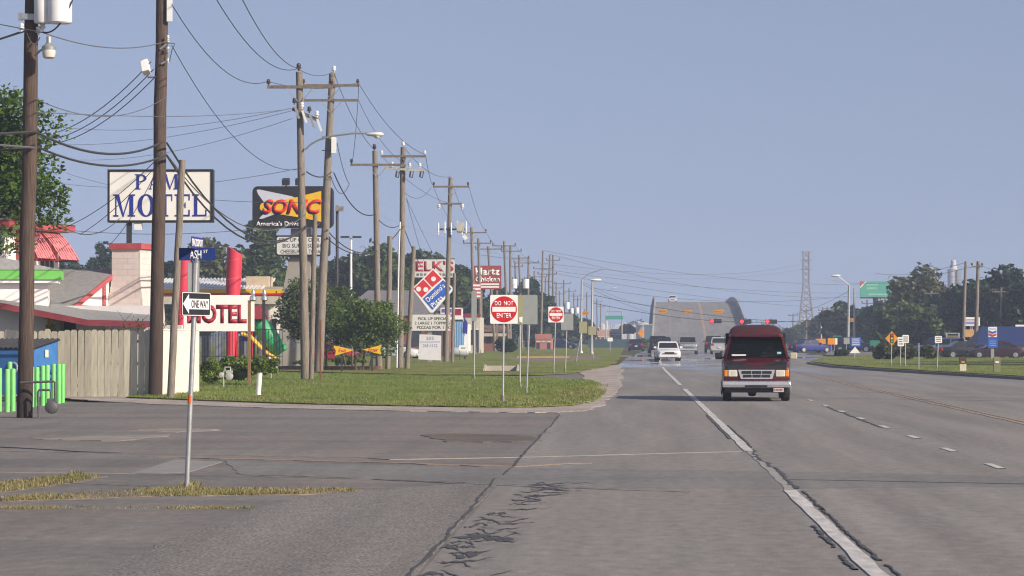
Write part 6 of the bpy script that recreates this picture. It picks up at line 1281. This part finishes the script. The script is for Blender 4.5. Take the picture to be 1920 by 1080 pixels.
# driver: one skinned figure seated behind the wheel
def skinfig(name, joints, edges_, rad, mt, parent, root=0):
    me = bpy.data.meshes.new(name); me.from_pydata(joints, edges_, []); o = bpy.data.objects.new(name, me); COL.objects.link(o); o.parent = parent
    o.modifiers.new('skin', 'SKIN'); me.skin_vertices or None
    bm = bmesh.new(); bm.from_mesh(me); ly = bm.verts.layers.skin.verify(); bm.verts.ensure_lookup_table()
    for i, v in enumerate(bm.verts): v[ly].radius = rad[i] if isinstance(rad[i], tuple) else (rad[i], rad[i]); v[ly].use_root = (i == root)
    bm.to_mesh(me); bm.free(); m = o.modifiers.new('sub', 'SUBSURF'); m.levels = 2; m.render_levels = 2; me.materials.append(mt); return o
vp = V.location; per = thing('person', 'driver in a pale shirt behind the windscreen of the maroon van', 'person', (vp.x, vp.y, 0), R(-1.7), world=False)
SKIN = M('skin', (.42,.24,.17), .6, var=.08)
J = [(.42,1.80,.86),(.42,1.82,1.10),(.42,1.83,1.32),(.42,1.82,1.43),(.42,1.80,1.50),(.42,1.79,1.60),(.42,1.80,1.66), (.60,1.82,1.38),(.66,1.68,1.17),(.56,1.42,1.30), (.24,1.82,1.38),(.18,1.68,1.17),(.28,1.42,1.30), (.52,1.72,.86),(.54,1.28,.90),(.54,1.15,.66), (.32,1.72,.86),(.30,1.28,.90),(.30,1.15,.66)]
E_ = [(0,1),(1,2),(2,3),(3,4),(4,5),(5,6),(2,7),(7,8),(8,9),(2,10),(10,11),(11,12),(0,13),(13,14),(14,15),(0,16),(16,17),(17,18)]
rd = [(.16,.12),(.15,.11),(.17,.10),.055,(.07,.085),(.085,.10),(.06,.07),.07,.05,.04,.07,.05,.04,.09,.07,.05,.09,.07,.05]
body = skinfig('body', J, E_, rd, SKIN, per)
sj = [(.42,1.80,.90),(.42,1.82,1.10),(.42,1.83,1.34),(.60,1.82,1.38),(.65,1.72,1.24),(.24,1.82,1.38),(.19,1.72,1.24)]
skinfig('shirt', sj, [(0,1),(1,2),(2,3),(3,4),(2,5),(5,6)], [(.175,.135),(.17,.13),(.185,.115),.085,.07,.085,.07], M('pale shirt', (.6,.55,.5), .8), per)
hb = MB(); hb.lathe([(.09,-.02),(.102,.03),(.095,.09),(.06,.13),(.0,.14)], (.42,1.815,1.60), 14); hb.build('hair', M('dark hair', (.03,.02,.015), .7), per, smooth=True)
fc = MB(); fc.lathe([(.0,-.02),(.016,-.01),(.012,.02),(0,.035)], (.42,1.69,1.575), 8); fc.build('nose', SKIN, per, smooth=True)
for s in (-.032,.032): MB().lathe([(0,-.012),(.012,0),(0,.012)], (.42+s,1.705,1.60), 8).build('eye', BLACK, per)
MB().box(.395,.445,1.703,1.712,1.535,1.543).build('mouth', M('lips', (.3,.1,.09), .6), per)
for s in (-1,1):
    hx = .42+s*.15
    for k in range(4): MB().tube([(hx,1.41,1.315-k*.022+.03), (hx+s*.035,1.365,1.32-k*.022+.03), (hx+s*.05,1.325,1.315-k*.022+.03), (hx+s*.03,1.30,1.31-k*.022+.03)], [.010,.010,.009,.007], 6).build('finger', SKIN, per, smooth=True)
    MB().tube([(hx,1.42,1.34), (hx+s*.0,1.385,1.365), (hx+s*.03,1.35,1.37)], [.011,.010,.008], 6).build('thumb', SKIN, per, smooth=True)
# ---------------------------------------------------------------- bridge
DECK = pavemat('bridge concrete deck', (.205,.197,.187), (.265,.255,.24), (.20,.188,.175), grain=5, bandscale=(.01,.7), rough=.85, speck=.1)
PARA = M('parapet concrete', (.36,.35,.33), .85, var=.15, scale=.3); BLUEG = M('bridge side steel blue', (.10,.15,.20), .7, var=.15)
def bz(y):
    k = max(0, min(1, (y-470)/180)); 
    z = 9.3*(k*k*(3-2*k)); 
    return z if y < 650 else 9.3 - .0004*(y-650)**2
def bl(y): return 3.95 + 1.9*max(0, min(1, (y-478)/140))
br = thing('highway_bridge', 'steep concrete overpass climbing over the far end of the road', 'bridge', (12, 470, 0), 0)
ys = list(np.linspace(468, 800, 50)); W_ = 17.2
b = MB(); b.add([p for y in ys for p in ((bl(y), y, bz(y)+.02), (bl(y)+W_, y, bz(y)+.02))], [(2*i,2*i+1,2*i+3,2*i+2) for i in range(len(ys)-1)]); b.build('deck', DECK, br)
for i, s in enumerate((0, W_)):
    b = MB(); rings = []
    for y in ys[1:]:
        x = bl(y)+s; o = -.25 if s == 0 else .25; h_ = 1.15*min(1, (y-468)/60+.2); rings.append([(x,y,bz(y)-.3),(x,y,bz(y)+h_),(x+o,y,bz(y)+h_),(x+o,y,bz(y)-.3)])
    b.loft(rings).build('parapet', PARA, br)
    b = MB(); rings = []
    for y in ys[1:]:
        x = bl(y)+s+(-.27 if s == 0 else .27); o = -.15 if s == 0 else .15; rings.append([(x,y,-.1),(x,y,bz(y)+.3),(x+o,y,bz(y)+.3),(x+o,y,-.1)])
    b.loft(rings).build('side_wall', BLUEG, br)
for x, wd, mt, nm in ((3.05,.30,SEAM,'lane_line'), (9.35,.5,YELL,'centre_line'), (6.2,.16,SEAM,'lane_line'), (13.0,.16,SEAM,'lane_line')):
    b = MB(); b.add([p for y in ys for p in ((bl(y)+x-wd/2, y, bz(y)+.035), (bl(y)+x+wd/2, y, bz(y)+.035))], [(2*i,2*i+1,2*i+3,2*i+2) for i in range(len(ys)-1)]); b.build(nm, mt, br)
for y in np.arange(485, 655, 14): MB().box(bl(y)+.1, bl(y)+W_-.1, y, y+.5, bz(y)+.022, bz(y)+.05).build('expansion_joint', M('joint steel', (.17,.16,.15), .7), br)
car('white car at the crest of the overpass', 'sedan', PWHITE, 1261, 642., R(0), z=bz(642)+.05)
# ---------------------------------------------------------------- far structures
d = 430.; k = ww(1,d); t = stand('panel_fence', 'long dark teal fence at the end of the left verge', 'fence', 1165, d); TEAL = M('teal fence', (.035,.075,.095), .7, var=.2)
for i in range(26): MB().box(k*(-62+i*4.6), k*(-62+i*4.6+4.4), 0, .1, 0, zz(636,d)).build('panel', TEAL, t) if i == 0 else None
src = bpy.data.objects['panel'] if 'panel' in bpy.data.objects else None
src = [c for c in t.children][0]
for i in range(1, 27): o = place(src, t); o.location = (k*4.6*i*.92, 0, 0)
t = stand('bridge_abutment', 'blue grey abutment box left of the bridge ramp', 'abutment', 1216, 455.); k = ww(1,455.)
MB().box(k*-8,k*6,0,3,0,zz(610,455)).build('wall', BLUEG, t); MB().box(k*-9,k*7,-.1,3.1,zz(610,455),zz(608,455)).build('coping', PARA, t)
TANK = M('refinery white', (.50,.50,.50), .6, var=.1)
for i, (px, w_, y0, d_, lab) in enumerate(((1207,26,604,1000,'white domed storage tank left of the bridge'),)):
    t = stand('storage_tank', lab, 'tank', px, d_); k = ww(1,d_); MB().lathe([(k*w_/2,0),(k*w_/2,zz(y0+5,d_)),(k*w_*.3,zz(y0+1,d_)),(.1,zz(y0,d_))], (0,8,0), 20).build('shell', TANK, t, smooth=True); MB().lathe([(k*w_/2+.2,zz(y0+7,d_)),(k*w_/2+.2,zz(y0+6,d_))], (0,8,0), 20).build('rim', GALV, t)
rr = random.Random(9); t = stand('refinery', 'hazy pale refinery structures beyond the left verge', 'refinery', 1160, 1100.); k = ww(1,1100.)
for i in range(26):
    x = k*rr.uniform(-40,48); h_ = zz(rr.uniform(604,620),1100.); w_ = rr.uniform(.8,4); y = rr.uniform(-20,20)
    if i % 3: MB().box(x-w_/2,x+w_/2,y,y+4,0,h_*.9).build('frame_block', TANK, t)
    else: MB().lathe([(w_*.4,0),(w_*.4,h_),(.2,h_+.6)], (x,y,0), 10).build('column', TANK, t, smooth=True)
def lattice(label, px, d, ytop, ybase, wtop, wbase, name='transmission_tower'):
    t = stand(name, label, 'pylon', px, d); k = ww(1,d); H_ = zz(ytop,d); LM = M('tower lattice', (.30,.27,.26), .6, .3)
    def hw(z): return k*(wbase+(wtop-wbase)*min(1, z/(H_*.62)))/2
    zs = list(np.linspace(0, H_, 15))
    for sx in (-1,1):
        for sy in (-1,1): MB().tube([(sx*hw(z), sy*hw(z), z) for z in zs], .22, 5).build('leg', LM, t)
    for s in (-1,1):
        br_ = MB()
        for i in range(len(zs)-1):
            a, b2 = hw(zs[i]), hw(zs[i+1]); br_.tube([(-a,s*a,zs[i]),(b2,s*b2,zs[i+1])], .11, 4); br_.tube([(a,s*a,zs[i]),(-b2,s*b2,zs[i+1])], .11, 4)
        br_.build('bracing', LM, t)
    for f in (.80,.9,.995): MB().bar((-hw(H_*f)-k*5,0,H_*f),(hw(H_*f)+k*5,0,H_*f), .3, .3).build('cross_arm', LM, t)
lattice('tall faint lattice transmission tower right of the bridge', 1512, 900., 472, 640, 11, 34)
t = stand('refinery_tower', 'pale cylindrical refinery tower above the right trees', 'tower', 1788, 900.); k = ww(1,900.)
MB().lathe([(k*11,0),(k*11,zz(508,900)),(k*10,zz(506,900)),(k*6.5,zz(504,900)),(k*6,zz(499,900)),(k*5,zz(498,900)),(k*5,zz(490,900)),(k*3,zz(488,900))], (0,0,0), 18).build('shell', TANK, t, smooth=True)
for y in (532,520,507,499): MB().lathe([(k*11.6 if y > 505 else k*6.6,zz(y,900)),(k*11.6 if y > 505 else k*6.6,zz(y-1,900))], (0,0,0), 18).build('platform', GALV, t)
MB().box(k*7,k*11.5,-2.5,-1.9,0,zz(505,900)).build('ladder_cage', GALV, t)
t = stand('white_tank_tower', 'small white water tank on legs beyond the faint poles', 'water tower', 1509, 700.); k = ww(1,700.)
MB().lathe([(k*2,zz(614,700)),(k*3.4,zz(612,700)),(k*3.4,zz(600,700)),(k*1,zz(597,700))], (0,0,0), 12).build('tank', WHITEPAINT, t, smooth=True)
for sx in (-1,1): MB().cyl((sx*k*3,0,0),(sx*k*2.5,0,zz(613,700)),.15,n=6).build('leg', GALV, t)
# far tree belt closing the horizon
rs = np.random.RandomState(77); parts_ = []
for i in range(260):
    hh = rs.uniform(3.5, 8.5); parts_.append((rs.uniform(-700,700), rs.uniform(-40,40), hh, rs.uniform(5,11)))
V_, n_ = [], 0
for cx, cy, hh, rw in parts_:
    n = 160; p = rs.normal(size=(n,3)); p /= np.linalg.norm(p, axis=1)[:,None]; p *= rs.rand(n,1)**.33; p = p*np.array([rw, rw, hh]) + np.array([cx, cy, 0]); p[:,2] = np.abs(p[:,2]); a = rs.normal(size=(n,3))*.55; b2 = rs.normal(size=(n,3))*.45
    V_.append(np.stack([p-a, p-b2, p+a, p+b2], 1).reshape(-1,3))
V_ = np.concatenate(V_); me = bpy.data.meshes.new('far_tree_belt'); me.from_pydata(V_.tolist(), [], np.arange(len(V_)).reshape(-1,4).tolist()); me.materials.append(LF['dark'])
o = bpy.data.objects.new('far_tree_belt', me); COL.objects.link(o); o.location = (0, 1250, 0); tag(o, 'low hazy belt of distant trees along the horizon', 'trees', kind='stuff')
# ---------------------------------------------------------------- haze
hz = MB().box(-900, 900, -60, 1500, -1.5, 45).build('haze', None); hz['kind'] = 'stuff'; tag(hz, 'thin bluish summer haze filling the air over the road', 'haze')
m = bpy.data.materials.new('haze air'); m.use_nodes = True; nt = m.node_tree; nt.nodes.clear()
out = nt.nodes.new('ShaderNodeOutputMaterial'); pv = nt.nodes.new('ShaderNodeVolumePrincipled'); pv.inputs['Color'].default_value = (.62,.72,.95,1); pv.inputs['Density'].default_value = .00050; pv.inputs['Anisotropy'].default_value = .0
nt.links.new(pv.outputs[0], out.inputs['Volume']); hz.data.materials.append(m); m.volume_intersection_method = 'FAST' if hasattr(m, 'volume_intersection_method') else None
for a in list(bpy.data.meshes):
    if a.users == 0: bpy.data.meshes.remove(a)
